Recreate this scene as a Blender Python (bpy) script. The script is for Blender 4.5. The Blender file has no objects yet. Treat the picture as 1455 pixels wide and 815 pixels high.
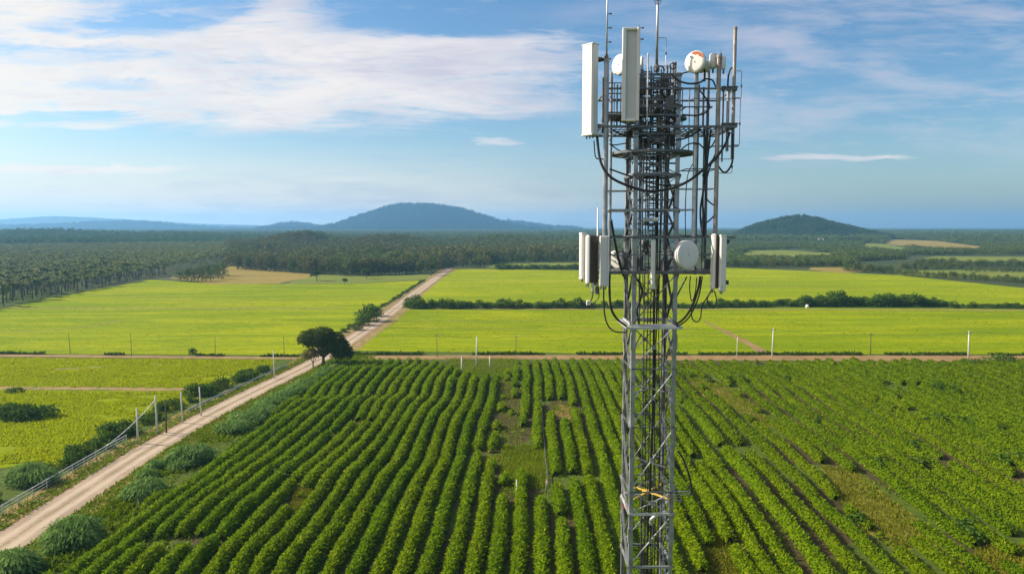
import bpy, math, random
import numpy as np
from mathutils import Vector, Matrix

random.seed(11)
rng = np.random.default_rng(11)
SC = bpy.context.scene
COL = SC.collection
R = math.radians
PI = math.pi

# ------------------------------------------------------------------ camera
F, CX, CY, HOR, CAMZ = 1050.0, 727.5, 407.5, 320.0, 35.0
PITCH = math.atan((CY - HOR) / F)
CP, SP = math.cos(PITCH), math.sin(PITCH)
cam_d = bpy.data.cameras.new('camera')
cam = bpy.data.objects.new('camera', cam_d)
COL.objects.link(cam)
cam.location = (0, 0, CAMZ)
cam.rotation_euler = (PI / 2 - PITCH, 0, 0)
cam_d.sensor_width = 36.0
cam_d.lens = 36.0 * F / 1455.0
cam_d.clip_start = 0.5
cam_d.clip_end = 80000
SC.camera = cam


def ray(px, py):
    cx, cy = (px - CX) / F, (CY - py) / F
    return np.array((cx, CP + cy * SP, -SP + cy * CP))


def gp(px, py, z=0.0):
    d = ray(px, py)
    t = (z - CAMZ) / d[2]
    return np.array((d[0] * t, d[1] * t))


def at(px, py, Y):
    d = ray(px, py)
    t = Y / d[1]
    return Vector((d[0] * t, Y, CAMZ + d[2] * t))


def poly(pts):
    return np.array([gp(*p) for p in pts])


# ------------------------------------------------------------------ noise and geometry helpers
def _hash(ix, iy, s):
    h = (ix.astype(np.int64) * 374761393 + iy.astype(np.int64) * 668265263 + s * 974711) & 0x7fffffff
    h = ((h ^ (h >> 13)) * 1274126177) & 0x7fffffff
    return ((h ^ (h >> 16)) & 0xffff) / 65535.0


def vn(x, y, s=0):
    """smooth value noise in 0..1"""
    x = np.asarray(x, float); y = np.asarray(y, float)
    x, y = np.broadcast_arrays(x, y)
    ix, iy = np.floor(x), np.floor(y)
    fx, fy = x - ix, y - iy
    fx = fx * fx * (3 - 2 * fx); fy = fy * fy * (3 - 2 * fy)
    a = _hash(ix, iy, s); b = _hash(ix + 1, iy, s); c = _hash(ix, iy + 1, s); d = _hash(ix + 1, iy + 1, s)
    return (a * (1 - fx) + b * fx) * (1 - fy) + (c * (1 - fx) + d * fx) * fy


def fbm(x, y, s=0, o=3):
    v = 0; a = 0.5; t = 0
    for k in range(o):
        v = v + a * vn(np.asarray(x) * 2 ** k, np.asarray(y) * 2 ** k, s + k); t += a; a *= 0.5
    return v / t


def inside(p, x, y):
    x = np.asarray(x, float); y = np.asarray(y, float)
    r = np.zeros(x.shape, bool)
    n = len(p)
    for i in range(n):
        x1, y1 = p[i]; x2, y2 = p[(i + 1) % n]
        if y1 == y2: continue
        c = ((y1 > y) != (y2 > y)) & (x < (x2 - x1) * (y - y1) / (y2 - y1) + x1)
        r ^= c
    return r


def sstep(v, a, b):
    t = np.clip((np.asarray(v, float) - a) / (b - a), 0, 1)
    return t * t * (3 - 2 * t)


def np_mesh(name, V, Q, mats, midx=None, smooth=False):
    """all-quad mesh from numpy arrays"""
    me = bpy.data.meshes.new(name)
    V = np.ascontiguousarray(V, dtype=np.float32); Q = np.ascontiguousarray(Q, dtype=np.int32)
    me.vertices.add(len(V)); me.vertices.foreach_set('co', V.ravel())
    me.loops.add(Q.size); me.loops.foreach_set('vertex_index', Q.ravel())
    me.polygons.add(len(Q))
    me.polygons.foreach_set('loop_start', np.arange(0, Q.size, 4, dtype=np.int32))
    for m in (mats if isinstance(mats, (list, tuple)) else [mats]): me.materials.append(m)
    if midx is not None: me.polygons.foreach_set('material_index', np.ascontiguousarray(midx, dtype=np.int32))
    if smooth: me.polygons.foreach_set('use_smooth', np.ones(len(Q), bool))
    me.update(calc_edges=True); me.validate()
    return me


def link(name, me, parent=None):
    o = bpy.data.objects.new(name, me); COL.objects.link(o)
    if parent: o.parent = parent
    return o


def tag(o, label=None, cat=None, group=None, kind=None):
    if label: o['label'] = label
    if cat: o['category'] = cat
    if group: o['group'] = group
    if kind: o['kind'] = kind
    return o


def empty(name, loc=(0, 0, 0), rz=0.0):
    o = bpy.data.objects.new(name, None); COL.objects.link(o)
    o.location = loc; o.rotation_euler = (0, 0, rz); o.empty_display_size = 0.2
    return o


def copy_tree(o, parent=None):
    c = o.copy(); COL.objects.link(c)
    if parent: c.parent = parent
    for ch in list(o.children): copy_tree(ch, c)
    return c


class MB:
    """collects boxes, bars and tubes, built as one mesh"""
    def __init__(s): s.v = []; s.f = []; s.m = []; s.cur = 0

    def add(s, vs, fs):
        n = len(s.v); s.v += [tuple(v) for v in vs]
        s.f += [tuple(i + n for i in f) for f in fs]; s.m += [s.cur] * len(fs)

    def box(s, c, d, M=None):
        x, y, z = d[0] / 2, d[1] / 2, d[2] / 2
        vs = [Vector((sx * x, sy * y, sz * z)) for sz in (-1, 1) for sy in (-1, 1) for sx in (-1, 1)]
        if M is not None: vs = [M @ v for v in vs]
        vs = [v + Vector(c) for v in vs]
        s.add(vs, [(0, 2, 3, 1), (4, 5, 7, 6), (0, 1, 5, 4), (2, 6, 7, 3), (0, 4, 6, 2), (1, 3, 7, 5)])

    def bbox(s, c, d, b=0.02, M=None):
        """box with chamfered vertical and top edges"""
        x, y, z = d[0] / 2, d[1] / 2, d[2] / 2
        def ring(zz, k):
            pts = [(-x + b, -y + k), (x - b, -y + k), (x - k, -y + b), (x - k, y - b), (x - b, y - k), (-x + b, y - k), (-x + k, y - b), (-x + k, -y + b)]
            return [Vector((p[0], p[1], zz)) for p in pts]
        vs = ring(-z, b * .6) + ring(-z + b, 0) + ring(z - b, 0) + ring(z, b * .6)
        if M is not None: vs = [M @ v for v in vs]
        vs = [v + Vector(c) for v in vs]
        fs = [tuple(range(7, -1, -1)), tuple(range(24, 32))]
        for k in range(3):
            for i in range(8): fs.append((k * 8 + i, k * 8 + (i + 1) % 8, k * 8 + 8 + (i + 1) % 8, k * 8 + 8 + i))
        s.add(vs, fs)

    def tube(s, pts, r, n=8, caps=True):
        pts = [Vector(p) for p in pts]
        rs = r if isinstance(r, (list, tuple)) else [r] * len(pts)
        vs = []; fs = []
        t0 = (pts[1] - pts[0]).normalized()
        u = t0.orthogonal().normalized()
        for i, p in enumerate(pts):
            if i == 0: t = pts[1] - pts[0]
            elif i == len(pts) - 1: t = pts[-1] - pts[-2]
            else: t = pts[i + 1] - pts[i - 1]
            t.normalize()
            u = (u - t * u.dot(t)).normalized(); w = t.cross(u)
            for k in range(n):
                a = 2 * PI * k / n
                vs.append(p + (u * math.cos(a) + w * math.sin(a)) * rs[i])
        for i in range(len(pts) - 1):
            for k in range(n):
                fs.append((i * n + k, i * n + (k + 1) % n, (i + 1) * n + (k + 1) % n, (i + 1) * n + k))
        if caps:
            fs.append(tuple(range(n - 1, -1, -1))); fs.append(tuple(range((len(pts) - 1) * n, len(pts) * n)))
        s.add(vs, fs)

    def bar(s, p, q, w, d):
        """rectangular bar from p to q"""
        p, q = Vector(p), Vector(q); t = (q - p); L = t.length; t.normalize()
        M = t.to_track_quat('Z', 'Y').to_matrix()
        s.box((p + q) / 2, (w, d, L), M)

    def angle(s, p, q, w, th=0.012, flip=(1, 1)):
        """L-profile steel angle from p to q, legs along the x and y directions of flip"""
        p, q = Vector(p), Vector(q)
        prof = [(0, 0), (w * flip[0], 0), (w * flip[0], th * flip[1]), (th * flip[0], th * flip[1]), (th * flip[0], w * flip[1]), (0, w * flip[1])]
        vs = [p + Vector((a, b, 0)) for a, b in prof] + [q + Vector((a, b, 0)) for a, b in prof]
        fs = [(i, (i + 1) % 6, 6 + (i + 1) % 6, 6 + i) for i in range(6)] + [(5, 4, 3, 2, 1, 0), (6, 7, 8, 9, 10, 11)]
        s.add(vs, fs)

    def lathe(s, prof, c, M=None, n=24):
        """profile of (radius, z) turned round z"""
        vs = []; fs = []
        for r, z in prof:
            for k in range(n):
                a = 2 * PI * k / n
                v = Vector((r * math.cos(a), r * math.sin(a), z))
                vs.append((M @ v if M is not None else v) + Vector(c))
        for i in range(len(prof) - 1):
            for k in range(n): fs.append((i * n + k, i * n + (k + 1) % n, (i + 1) * n + (k + 1) % n, (i + 1) * n + k))
        fs.append(tuple(range(n - 1, -1, -1))); fs.append(tuple(range((len(prof) - 1) * n, len(prof) * n)))
        s.add(vs, fs)

    def ring(s, c, r0, r1, h, n=32, rz=0):
        """flat annulus of height h"""
        vs = []; fs = []
        for k in range(n):
            a = 2 * PI * k / n + rz
            for r, z in ((r0, -h / 2), (r1, -h / 2), (r1, h / 2), (r0, h / 2)):
                vs.append(Vector(c) + Vector((r * math.cos(a), r * math.sin(a), z)))
        for k in range(n):
            for j in range(4):
                fs.append((k * 4 + j, ((k + 1) % n) * 4 + j, ((k + 1) % n) * 4 + (j + 1) % 4, k * 4 + (j + 1) % 4))
        s.add(vs, fs)

    def mesh(s, name, mats, smooth=False):
        me = bpy.data.meshes.new(name); me.from_pydata(s.v, [], s.f)
        for m in (mats if isinstance(mats, (list, tuple)) else [mats]): me.materials.append(m)
        if any(s.m): me.polygons.foreach_set('material_index', s.m)
        if smooth: me.polygons.foreach_set('use_smooth', [True] * len(s.f))
        me.update(); return me

    def build(s, name, mats, parent=None, smooth=False):
        return link(name, s.mesh(name, mats, smooth), parent)


# ------------------------------------------------------------------ materials
def newmat(name):
    m = bpy.data.materials.new(name); m.use_nodes = True
    nt = m.node_tree; nt.nodes.clear()
    return m, nt


def nd(nt, t, **kw):
    n = nt.nodes.new(t)
    for k, v in kw.items():
        if k.startswith('i_'):
            key = k[2:]
            key = int(key) if key.isdigit() else key.replace('_', ' ')
            s = n.inputs[key]
            if hasattr(v, 'is_output') or isinstance(v, bpy.types.NodeSocket): nt.links.new(v, s)
            else: s.default_value = v
        else: setattr(n, k, v)
    return n


def mathn(nt, op, a, b=0.0, c=None, clamp=False):
    n = nt.nodes.new('ShaderNodeMath'); n.operation = op; n.use_clamp = clamp
    for i, v in enumerate((a, b) if c is None else (a, b, c)):
        if isinstance(v, bpy.types.NodeSocket): nt.links.new(v, n.inputs[i])
        else: n.inputs[i].default_value = v
    return n.outputs[0]


def maprange(nt, v, a, b, c=0.0, d=1.0, smooth=True):
    n = nt.nodes.new('ShaderNodeMapRange'); n.interpolation_type = 'SMOOTHSTEP' if smooth else 'LINEAR'
    if isinstance(v, bpy.types.NodeSocket): nt.links.new(v, n.inputs[0])
    else: n.inputs[0].default_value = v
    for i, x in enumerate((a, b, c, d)): n.inputs[i + 1].default_value = x
    return n.outputs[0]


def mixc(nt, f, a, b):
    n = nt.nodes.new('ShaderNodeMix'); n.data_type = 'RGBA'
    for s, v in ((n.inputs[0], f), (n.inputs[6], a), (n.inputs[7], b)):
        if isinstance(v, bpy.types.NodeSocket): nt.links.new(v, s)
        elif isinstance(v, (int, float)): s.default_value = v
        else: s.default_value = (v[0], v[1], v[2], 1)
    return n.outputs[2]


def noise(nt, vec, scale, detail=4, rough=0.55, dist=0.0):
    n = nd(nt, 'ShaderNodeTexNoise', i_Vector=vec, i_Scale=scale, i_Detail=detail, i_Roughness=rough, i_Distortion=dist)
    return n.outputs[0]


def mapping(nt, vec, sc=(1, 1, 1), rot=(0, 0, 0), loc=(0, 0, 0)):
    n = nd(nt, 'ShaderNodeMapping', i_Vector=vec)
    n.inputs['Scale'].default_value = sc; n.inputs['Rotation'].default_value = rot; n.inputs['Location'].default_value = loc
    return n.outputs[0]


def leaf_mat(name, a, b, c=None, trans=0.3, nscale=0.25, rough=0.7, spec=.02, yellow=0.0):
    """foliage: colour varies leaf by leaf and in broad patches; a little light comes through the leaves"""
    m, nt = newmat(name)
    geo = nd(nt, 'ShaderNodeNewGeometry')
    tc = nd(nt, 'ShaderNodeTexCoord')
    oi = nd(nt, 'ShaderNodeObjectInfo')
    n1 = noise(nt, geo.outputs['Position'], nscale, 3)
    n0 = noise(nt, geo.outputs['Position'], nscale * .22, 3)
    f = mathn(nt, 'ADD', mathn(nt, 'MULTIPLY', geo.outputs['Random Per Island'], 0.5), mathn(nt, 'ADD', mathn(nt, 'MULTIPLY', maprange(nt, n1, .3, .7), 0.3), mathn(nt, 'MULTIPLY', maprange(nt, n0, .35, .65), 0.2)))
    col = mixc(nt, f, a, b)
    c = c or (b[0] * 1.2, b[1] * .9, b[2])
    col = mixc(nt, mathn(nt, 'MULTIPLY', oi.outputs['Random'], 0.45), col, c)
    if yellow: col = mixc(nt, mathn(nt, 'GREATER_THAN', geo.outputs['Random Per Island'], 1 - yellow), col, (.34, .31, .03))
    p = nd(nt, 'ShaderNodeBsdfPrincipled', i_Base_Color=col, i_Roughness=rough)
    p.inputs['Specular IOR Level'].default_value = spec
    t = nd(nt, 'ShaderNodeBsdfTranslucent', i_Color=col)
    mx = nd(nt, 'ShaderNodeMixShader', i_0=trans, i_1=p.outputs[0], i_2=t.outputs[0])
    o = nd(nt, 'ShaderNodeOutputMaterial', i_Surface=mx.outputs[0])
    return m


def simple_mat(name, col, rough=0.6, metal=0.0, var=0.12, nscale=3.0, bump=0.0, rust=None, spec=0.5, vec='Object', rustamt=.62):
    m, nt = newmat(name)
    tc = nd(nt, 'ShaderNodeTexCoord')
    v = tc.outputs[vec]
    n1 = noise(nt, v, nscale, 5, .6)
    c = mixc(nt, maprange(nt, n1, .3, .7), tuple(x * (1 - var) for x in col), tuple(min(1, x * (1 + var)) for x in col))
    if rust:
        n2 = noise(nt, mapping(nt, v, (1, 1, .35), loc=(3, 1, 7)), nscale * 1.7, 6, .7)
        c = mixc(nt, maprange(nt, n2, rustamt, rustamt + .14), c, rust)
    p = nd(nt, 'ShaderNodeBsdfPrincipled', i_Base_Color=c, i_Metallic=metal)
    r = maprange(nt, n1, .2, .8, max(.05, rough - .1), min(1, rough + .1)); nt.links.new(r, p.inputs['Roughness'])
    p.inputs['Specular IOR Level'].default_value = spec
    if bump:
        b = nd(nt, 'ShaderNodeBump', i_Strength=bump, i_Height=noise(nt, v, nscale * 6, 4)); b.inputs['Distance'].default_value = .02
        nt.links.new(b.outputs[0], p.inputs['Normal'])
    nd(nt, 'ShaderNodeOutputMaterial', i_Surface=p.outputs[0])
    return m


def field_mat(name, a, b, c, streak_rot=0.0, sc=1.0, bump=0.6, cover=0.5):
    """a grown field: fine streaked tufts, broad patches, thin lines of the drill"""
    m, nt = newmat(name)
    geo = nd(nt, 'ShaderNodeNewGeometry'); pos = geo.outputs['Position']
    big = noise(nt, mapping(nt, pos, (.0075 * sc, .042 * sc, 1), loc=(3, 7, 0)), 1.0, 6, .62, 1.2)
    mid = noise(nt, mapping(nt, pos, (.05 * sc, .26 * sc, 1), (0, 0, streak_rot)), 1.0, 6, .72, .6)
    fine = noise(nt, mapping(nt, pos, (.32, .62, 1)), 1.0, 6, .74)
    col = mixc(nt, maprange(nt, big, .36, .64), a, b)
    col = mixc(nt, mathn(nt, 'MULTIPLY', maprange(nt, mid, .46, .66), cover), col, c)
    d = tuple(x * .66 for x in a)
    col = mixc(nt, mathn(nt, 'MULTIPLY', maprange(nt, fine, .42, .70), .62), col, d)
    p = nd(nt, 'ShaderNodeBsdfPrincipled', i_Base_Color=col, i_Roughness=.8)
    p.inputs['Specular IOR Level'].default_value = .02
    h = mathn(nt, 'ADD', mathn(nt, 'MULTIPLY', fine, .7), mathn(nt, 'MULTIPLY', mid, .6))
    bp = nd(nt, 'ShaderNodeBump', i_Strength=bump, i_Height=h); bp.inputs['Distance'].default_value = .6
    nt.links.new(bp.outputs[0], p.inputs['Normal'])
    nd(nt, 'ShaderNodeOutputMaterial', i_Surface=p.outputs[0])
    return m


def dirt_mat(name, a, b, tracks=None, grass=(0.07, .09, .015), gamt=.62):
    m, nt = newmat(name)
    geo = nd(nt, 'ShaderNodeNewGeometry'); pos = geo.outputs['Position']
    n1 = noise(nt, mapping(nt, pos, (.35, .12, 1)), 1.0, 6, .65, .3)
    n2 = noise(nt, pos, 1.6, 5, .7)
    n3 = noise(nt, pos, .5, 4, .6)
    col = mixc(nt, maprange(nt, n1, .35, .65), a, b)
    col = mixc(nt, mathn(nt, 'MULTIPLY', maprange(nt, n2, .45, .75), .35), col, tuple(x * .6 for x in a))
    if tracks is not None:
        uv = nd(nt, 'ShaderNodeUVMap'); sx = nd(nt, 'ShaderNodeSeparateXYZ', i_0=uv.outputs[0])
        u = mathn(nt, 'ABSOLUTE', mathn(nt, 'SUBTRACT', sx.outputs[0], .5))
        w = mathn(nt, 'ADD', u, mathn(nt, 'MULTIPLY', mathn(nt, 'SUBTRACT', n3, .5), .12))
        trk = mathn(nt, 'SUBTRACT', 1.0, maprange(nt, mathn(nt, 'ABSOLUTE', mathn(nt, 'SUBTRACT', w, .17)), .03, .10))
        col = mixc(nt, mathn(nt, 'MULTIPLY', trk, .6), col, tracks)
        edge = maprange(nt, mathn(nt, 'ADD', w, mathn(nt, 'ADD', mathn(nt, 'MULTIPLY', mathn(nt, 'SUBTRACT', n2, .5), .3), mathn(nt, 'MULTIPLY', mathn(nt, 'SUBTRACT', n1, .5), .3))), .36, .50)
        col = mixc(nt, edge, col, (0.16, .085, .035))
        mid = mathn(nt, 'SUBTRACT', 1.0, maprange(nt, mathn(nt, 'ADD', w, mathn(nt, 'MULTIPLY', mathn(nt, 'SUBTRACT', n2, .5), .2)), .01, .05))
        col = mixc(nt, mathn(nt, 'MULTIPLY', mid, .6), col, (.14, .125, .045))
    else:
        col = mixc(nt, maprange(nt, n3, gamt, gamt + .12), col, grass)
    p = nd(nt, 'ShaderNodeBsdfPrincipled', i_Base_Color=col, i_Roughness=.9)
    p.inputs['Specular IOR Level'].default_value = .15
    bp = nd(nt, 'ShaderNodeBump', i_Strength=.5, i_Height=mathn(nt, 'ADD', n2, n1)); bp.inputs['Distance'].default_value = .12
    nt.links.new(bp.outputs[0], p.inputs['Normal'])
    nd(nt, 'ShaderNodeOutputMaterial', i_Surface=p.outputs[0])
    return m


M = {}
M['crop'] = leaf_mat('crop leaves', (.064, .140, .002), (.190, .285, .003), (.205, .27, .003), .36, .12, yellow=.015)
M['crop_low'] = leaf_mat('bushy crop leaves', (.056, .118, .002), (.155, .235, .003), (.165, .215, .003), .34, .10, yellow=.010)
M['cane'] = leaf_mat('cane leaves', (.06, .14, .022), (.24, .36, .10), (.16, .27, .06), .32, .9)
M['grass'] = leaf_mat('grass blades', (.085, .15, .006), (.19, .26, .010), (.23, .25, .012), .35, .15)
M['drygrass'] = leaf_mat('dry grass blades', (.10, .135, .008), (.21, .215, .014), (.24, .21, .025), .35, .3)
M['shrub'] = leaf_mat('shrub leaves', (.028, .075, .010), (.085, .155, .020), (.085, .13, .015), .28, .3)
M['tree'] = leaf_mat('tree leaves', (.020, .046, .010), (.075, .115, .016), (.08, .095, .014), .25, .5)
M['dry'] = leaf_mat('dry twigs', (.10, .075, .03), (.20, .15, .06), (.2, .13, .06), .2, .6)
M['wood'] = leaf_mat('far wood leaves', (.040, .080, .020), (.100, .145, .034), (.115, .13, .036), .18, .07)
M['woodbrown'] = leaf_mat('olive wood leaves', (.060, .080, .022), (.135, .140, .042), (.16, .13, .042), .18, .08)
M['conifer'] = leaf_mat('tall wood leaves', (.042, .095, .028), (.100, .170, .046), (.085, .15, .04), .14, .06)
M['palm'] = leaf_mat('palm fronds', (.065, .10, .026), (.16, .19, .06), (.15, .17, .05), .25, .02, .5)
M['hillgreen'] = leaf_mat('green hill leaves', (.018, .046, .016), (.062, .105, .030), (.06, .08, .03), .12, .05)
M['hillwood'] = leaf_mat('hill wood leaves', (.007, .022, .010), (.026, .052, .016), (.026, .04, .014), .1, .03)
M['bark'] = simple_mat('bark', (.11, .085, .06), .9, 0, .3, 2.0, .6)
M['palmbark'] = simple_mat('palm bark', (.085, .075, .058), .9, 0, .3, 2.0, .6)
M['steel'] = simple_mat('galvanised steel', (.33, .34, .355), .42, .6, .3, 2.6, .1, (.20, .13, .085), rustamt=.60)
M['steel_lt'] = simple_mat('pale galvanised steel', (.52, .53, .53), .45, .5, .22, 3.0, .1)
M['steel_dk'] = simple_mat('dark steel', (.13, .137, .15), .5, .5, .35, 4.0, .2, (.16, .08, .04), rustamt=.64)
M['rusty'] = simple_mat('rusty pipe', (.33, .285, .25), .5, .45, .3, 5.0, .2, (.20, .11, .06), rustamt=.56)
M['white'] = simple_mat('white fibreglass', (.70, .68, .655), .45, 0, .05, 1.6, .05, (.60, .575, .545), rustamt=.60)
nt_ = M['white'].node_tree
p_ = [n for n in nt_.nodes if n.type == 'BSDF_PRINCIPLED'][0]; old = p_.inputs['Base Color'].links[0].from_socket
tc_ = nd(nt_, 'ShaderNodeTexCoord'); st = noise(nt_, mapping(nt_, tc_.outputs['Object'], (14, 14, .7)), 1.0, 5, .65)
nt_.links.new(mixc(nt_, mathn(nt_, 'MULTIPLY', maprange(nt_, st, .52, .72), .35), old, (.42, .40, .36)), p_.inputs['Base Color'])
M['grey'] = simple_mat('grey fibreglass', (.54, .545, .55), .5, 0, .06, 1.6, .05)
M['panelback'] = simple_mat('brown panel back', (.07, .055, .045), .6, .2, .25, 4.0, .1)
M['cable'] = simple_mat('black cable', (.018, .018, .020), .5, 0, .3, 9.0)
M['unit'] = simple_mat('radio unit', (.20, .21, .22), .5, .2, .2, 5.0, .1)
M['yellow'] = simple_mat('yellow paint', (.55, .38, .05), .6, 0, .25, 6.0, .1, (.25, .13, .04), rustamt=.58)
M['red'] = simple_mat('red paint', (.42, .03, .02), .5, 0, .1, 4.0)
M['rust'] = simple_mat('rust stain', (.42, .11, .03), .7, 0, .3, 12.0)
M['concrete'] = simple_mat('concrete post', (.62, .60, .55), .85, 0, .12, 3.0, .2)
M['timber'] = simple_mat('dark timber post', (.09, .075, .06), .9, 0, .3, 3.0, .3)
M['rail'] = simple_mat('painted rail', (.34, .42, .47), .5, .3, .12, 2.0)
M['wall'] = simple_mat('white wall', (.75, .74, .70), .8, 0, .06, 2.0)
M['roof'] = simple_mat('pale roof', (.55, .53, .5), .6, 0, .08, 2.0)
M['glass'] = simple_mat('dark glass', (.02, .025, .03), .1, 0, .1, 2.0)
M['tyre'] = simple_mat('rubber', (.02, .02, .02), .8, 0, .1, 2.0)

M['lime'] = field_mat('lime field', (.135, .20, .001), (.255, .285, .001), (.105, .155, .002), 0, 1.0, .55)
M['lime2'] = field_mat('golden lime field', (.14, .195, .001), (.20, .24, .001), (.13, .14, .002), .25, 1.6, .6)
M['limefar'] = field_mat('far lime field', (.155, .215, .001), (.268, .295, .001), (.13, .17, .002), 0, .5, .5)
M['palefield'] = field_mat('pale field', (.12, .155, .03), (.16, .185, .036), (.12, .13, .024), 0, .5, .4)
M['tanfield'] = field_mat('tan field', (.20, .155, .045), (.24, .19, .055), (.19, .17, .03), 0, .5, .4)
M['gravel'] = dirt_mat('gravel road', (.25, .192, .138), (.325, .255, .185), (.42, .35, .27))
M['dirt'] = dirt_mat('orange dirt', (.19, .122, .055), (.25, .165, .075), None)
M['verge'] = dirt_mat('verge soil', (.22, .15, .06), (.26, .18, .07), None, (.09, .12, .02), .48)
M['forestfloor'] = field_mat('forest floor', (.030, .046, .018), (.04, .055, .02), (.05, .05, .02), 0, 1, .3)


def ground_mat():
    """bare soil, grass and dry grass, mixed by a painted cover map and broken up by noise"""
    m, nt = newmat('ground')
    geo = nd(nt, 'ShaderNodeNewGeometry'); pos = geo.outputs['Position']
    at_ = nd(nt, 'ShaderNodeAttribute', attribute_name='cover')
    s = nd(nt, 'ShaderNodeSeparateColor', i_0=at_.outputs['Color'])
    n1 = noise(nt, pos, .35, 6, .65, .3); n2 = noise(nt, pos, 1.7, 5, .7)
    nb = mathn(nt, 'MULTIPLY', mathn(nt, 'SUBTRACT', n1, .5), 1.6)
    grass = mixc(nt, maprange(nt, n2, .3, .7), (.036, .062, .008), (.078, .110, .012))
    soil = mixc(nt, maprange(nt, n2, .3, .7), (.036, .034, .012), (.070, .056, .022))
    dry = mixc(nt, maprange(nt, n2, .3, .7), (.10, .115, .012), (.17, .155, .022))
    dirt = mixc(nt, maprange(nt, n2, .3, .7), (.20, .115, .055), (.29, .17, .08))
    col = grass
    for ch, c in ((s.outputs[0], soil), (s.outputs[1], dry), (s.outputs[2], dirt)):
        f = maprange(nt, mathn(nt, 'ADD', ch, mathn(nt, 'MULTIPLY', nb, mathn(nt, 'MULTIPLY', ch, 1.0))), .3, .6)
        col = mixc(nt, f, col, c)
    # far off the cover is woodland floor
    d = nd(nt, 'ShaderNodeVectorMath', operation='LENGTH', i_0=pos)
    col = mixc(nt, maprange(nt, d.outputs['Value'], 420, 520), col, mixc(nt, maprange(nt, noise(nt, pos, .006, 4), .4, .6), (.030, .048, .018), (.05, .062, .022)))
    p = nd(nt, 'ShaderNodeBsdfPrincipled', i_Base_Color=col, i_Roughness=.9)
    p.inputs['Specular IOR Level'].default_value = .1
    bp = nd(nt, 'ShaderNodeBump', i_Strength=.6, i_Height=mathn(nt, 'ADD', n2, n1)); bp.inputs['Distance'].default_value = .2
    nt.links.new(bp.outputs[0], p.inputs['Normal'])
    nd(nt, 'ShaderNodeOutputMaterial', i_Surface=p.outputs[0])
    return m


M['ground'] = ground_mat()

# ------------------------------------------------------------------ plan of the land
ROADY = np.array([-60, 40, 60, 82, 90, 121, 150, 183, 200, 230, 294, 367, 593, 620.])
ROADX = np.array([-52, -54, -55, -56, -56.3, -57, -54.8, -50.8, -49.8, -49.3, -48.8, -50, -51, -51.])


def road_x(y): return np.interp(y, ROADY, ROADX)


def smooth_road(ys): return np.array([np.mean(road_x(y + np.linspace(-14, 14, 15))) for y in ys])


FIELD_FAR = gp(700, 514)[1]                     # rows end at the dirt track


def terr(x, y):
    """ground height: gentle swells in the crop field, low rises far off"""
    x = np.asarray(x, float); y = np.asarray(y, float)
    m = sstep(x, -46, -36) * sstep(-y, -FIELD_FAR + 6, -FIELD_FAR + 22) * (1 - sstep(x, 175, 195)) * sstep(y, 40, 55)
    z = m * (1.5 * (fbm(x / 26, y / 22, 5, 2)) - .3 + .5 * vn(x / 11, y / 9, 9))
    for cx, cy, h, sx, sy in FAR_RISES:
        z = z + h * np.exp(-((x - cx) / sx) ** 2 - ((y - cy) / sy) ** 2)
    return z


def rise(px, py_top, d, wpx, sy):
    return ((px - CX) / F * d, d, CAMZ + (HOR - py_top) / F * d, wpx / F * d, sy)


FAR_RISES = [rise(432, 340, 1050, 42, 150), rise(550, 346, 1050, 48, 150), rise(720, 343, 1250, 55, 180), rise(250, 338, 1700, 90, 200),
             rise(60, 336, 1600, 110, 200), rise(800, 342, 1600, 60, 200)]

# parts of the crop field where no row stands (photo-read outlines laid on the ground)
GAPS_GRASS = [poly([(632, 509), (735, 509), (722, 541), (650, 541)]),
              poly([(712, 638), (776, 638), (780, 700), (712, 704)])]
GAPS_SOIL = [poly([(706, 545), (733, 545), (742, 636), (712, 636)])]
GAPS_DIRT = [poly([(666, 655), (712, 652), (712, 662), (666, 666)]), poly([(785, 583), (818, 583), (818, 600), (785, 600)]),
             poly([(712, 664), (776, 664), (776, 676), (712, 676)]),
             poly([(975, 541), (1010, 543), (1060, 570), (1105, 608), (1085, 612), (1035, 585), (990, 560)])]
GAPS_DRY = [poly([(1165, 668), (1215, 675), (1290, 730), (1335, 775), (1270, 790), (1200, 730)]),
            poly([(1385, 782), (1470, 778), (1500, 850), (1385, 830)]),
            poly([(985, 768), (1030, 760), (1060, 840), (985, 840)]),
            poly([(420, 705), (446, 690), (440, 730), (412, 742)])]
ALLGAPS = GAPS_GRASS + GAPS_SOIL + GAPS_DIRT + GAPS_DRY

# ------------------------------------------------------------------ ground sheet
def axis(parts):
    out = []
    for a, b, s in parts: out += list(np.arange(a, b, s))
    return np.array(out + [parts[-1][1]], float)


gx = axis([(-11500, -4000, 1250), (-4000, -1000, 150), (-1000, -72, 58), (-72, 196, 1.0), (196, 1000, 67), (1000, 4000, 150), (4000, 11500, 1250)])
gy = axis([(-1500, 20, 190), (20, 212, 1.0), (212, 700, 61), (700, 3000, 80), (3000, 11000, 800)])
X, Y = np.meshgrid(gx, gy)
Z = terr(X, Y)
V = np.stack([X, Y, Z], -1).reshape(-1, 3)
nx, ny = len(gx), len(gy)
ii = np.arange(nx * ny).reshape(ny, nx)
Q = np.stack([ii[:-1, :-1], ii[:-1, 1:], ii[1:, 1:], ii[1:, :-1]], -1).reshape(-1, 4)
me = np_mesh('ground', V, Q, M['ground'], smooth=True)
soft = fbm(V[:, 0] / 3.0, V[:, 1] / 3.0, 40, 2) - .5
infield = (V[:, 0] > -43 + 6 * soft) & (V[:, 1] < FIELD_FAR + 1) & (V[:, 1] > 30) & (V[:, 0] < 190)
cov = np.zeros((len(V), 4), np.float32); cov[:, 3] = 1
cov[infield, 0] = .75 - .55 * sstep(fbm(V[infield, 0] / 14, V[infield, 1] / 14, 21, 2), .45, .62)
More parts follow.
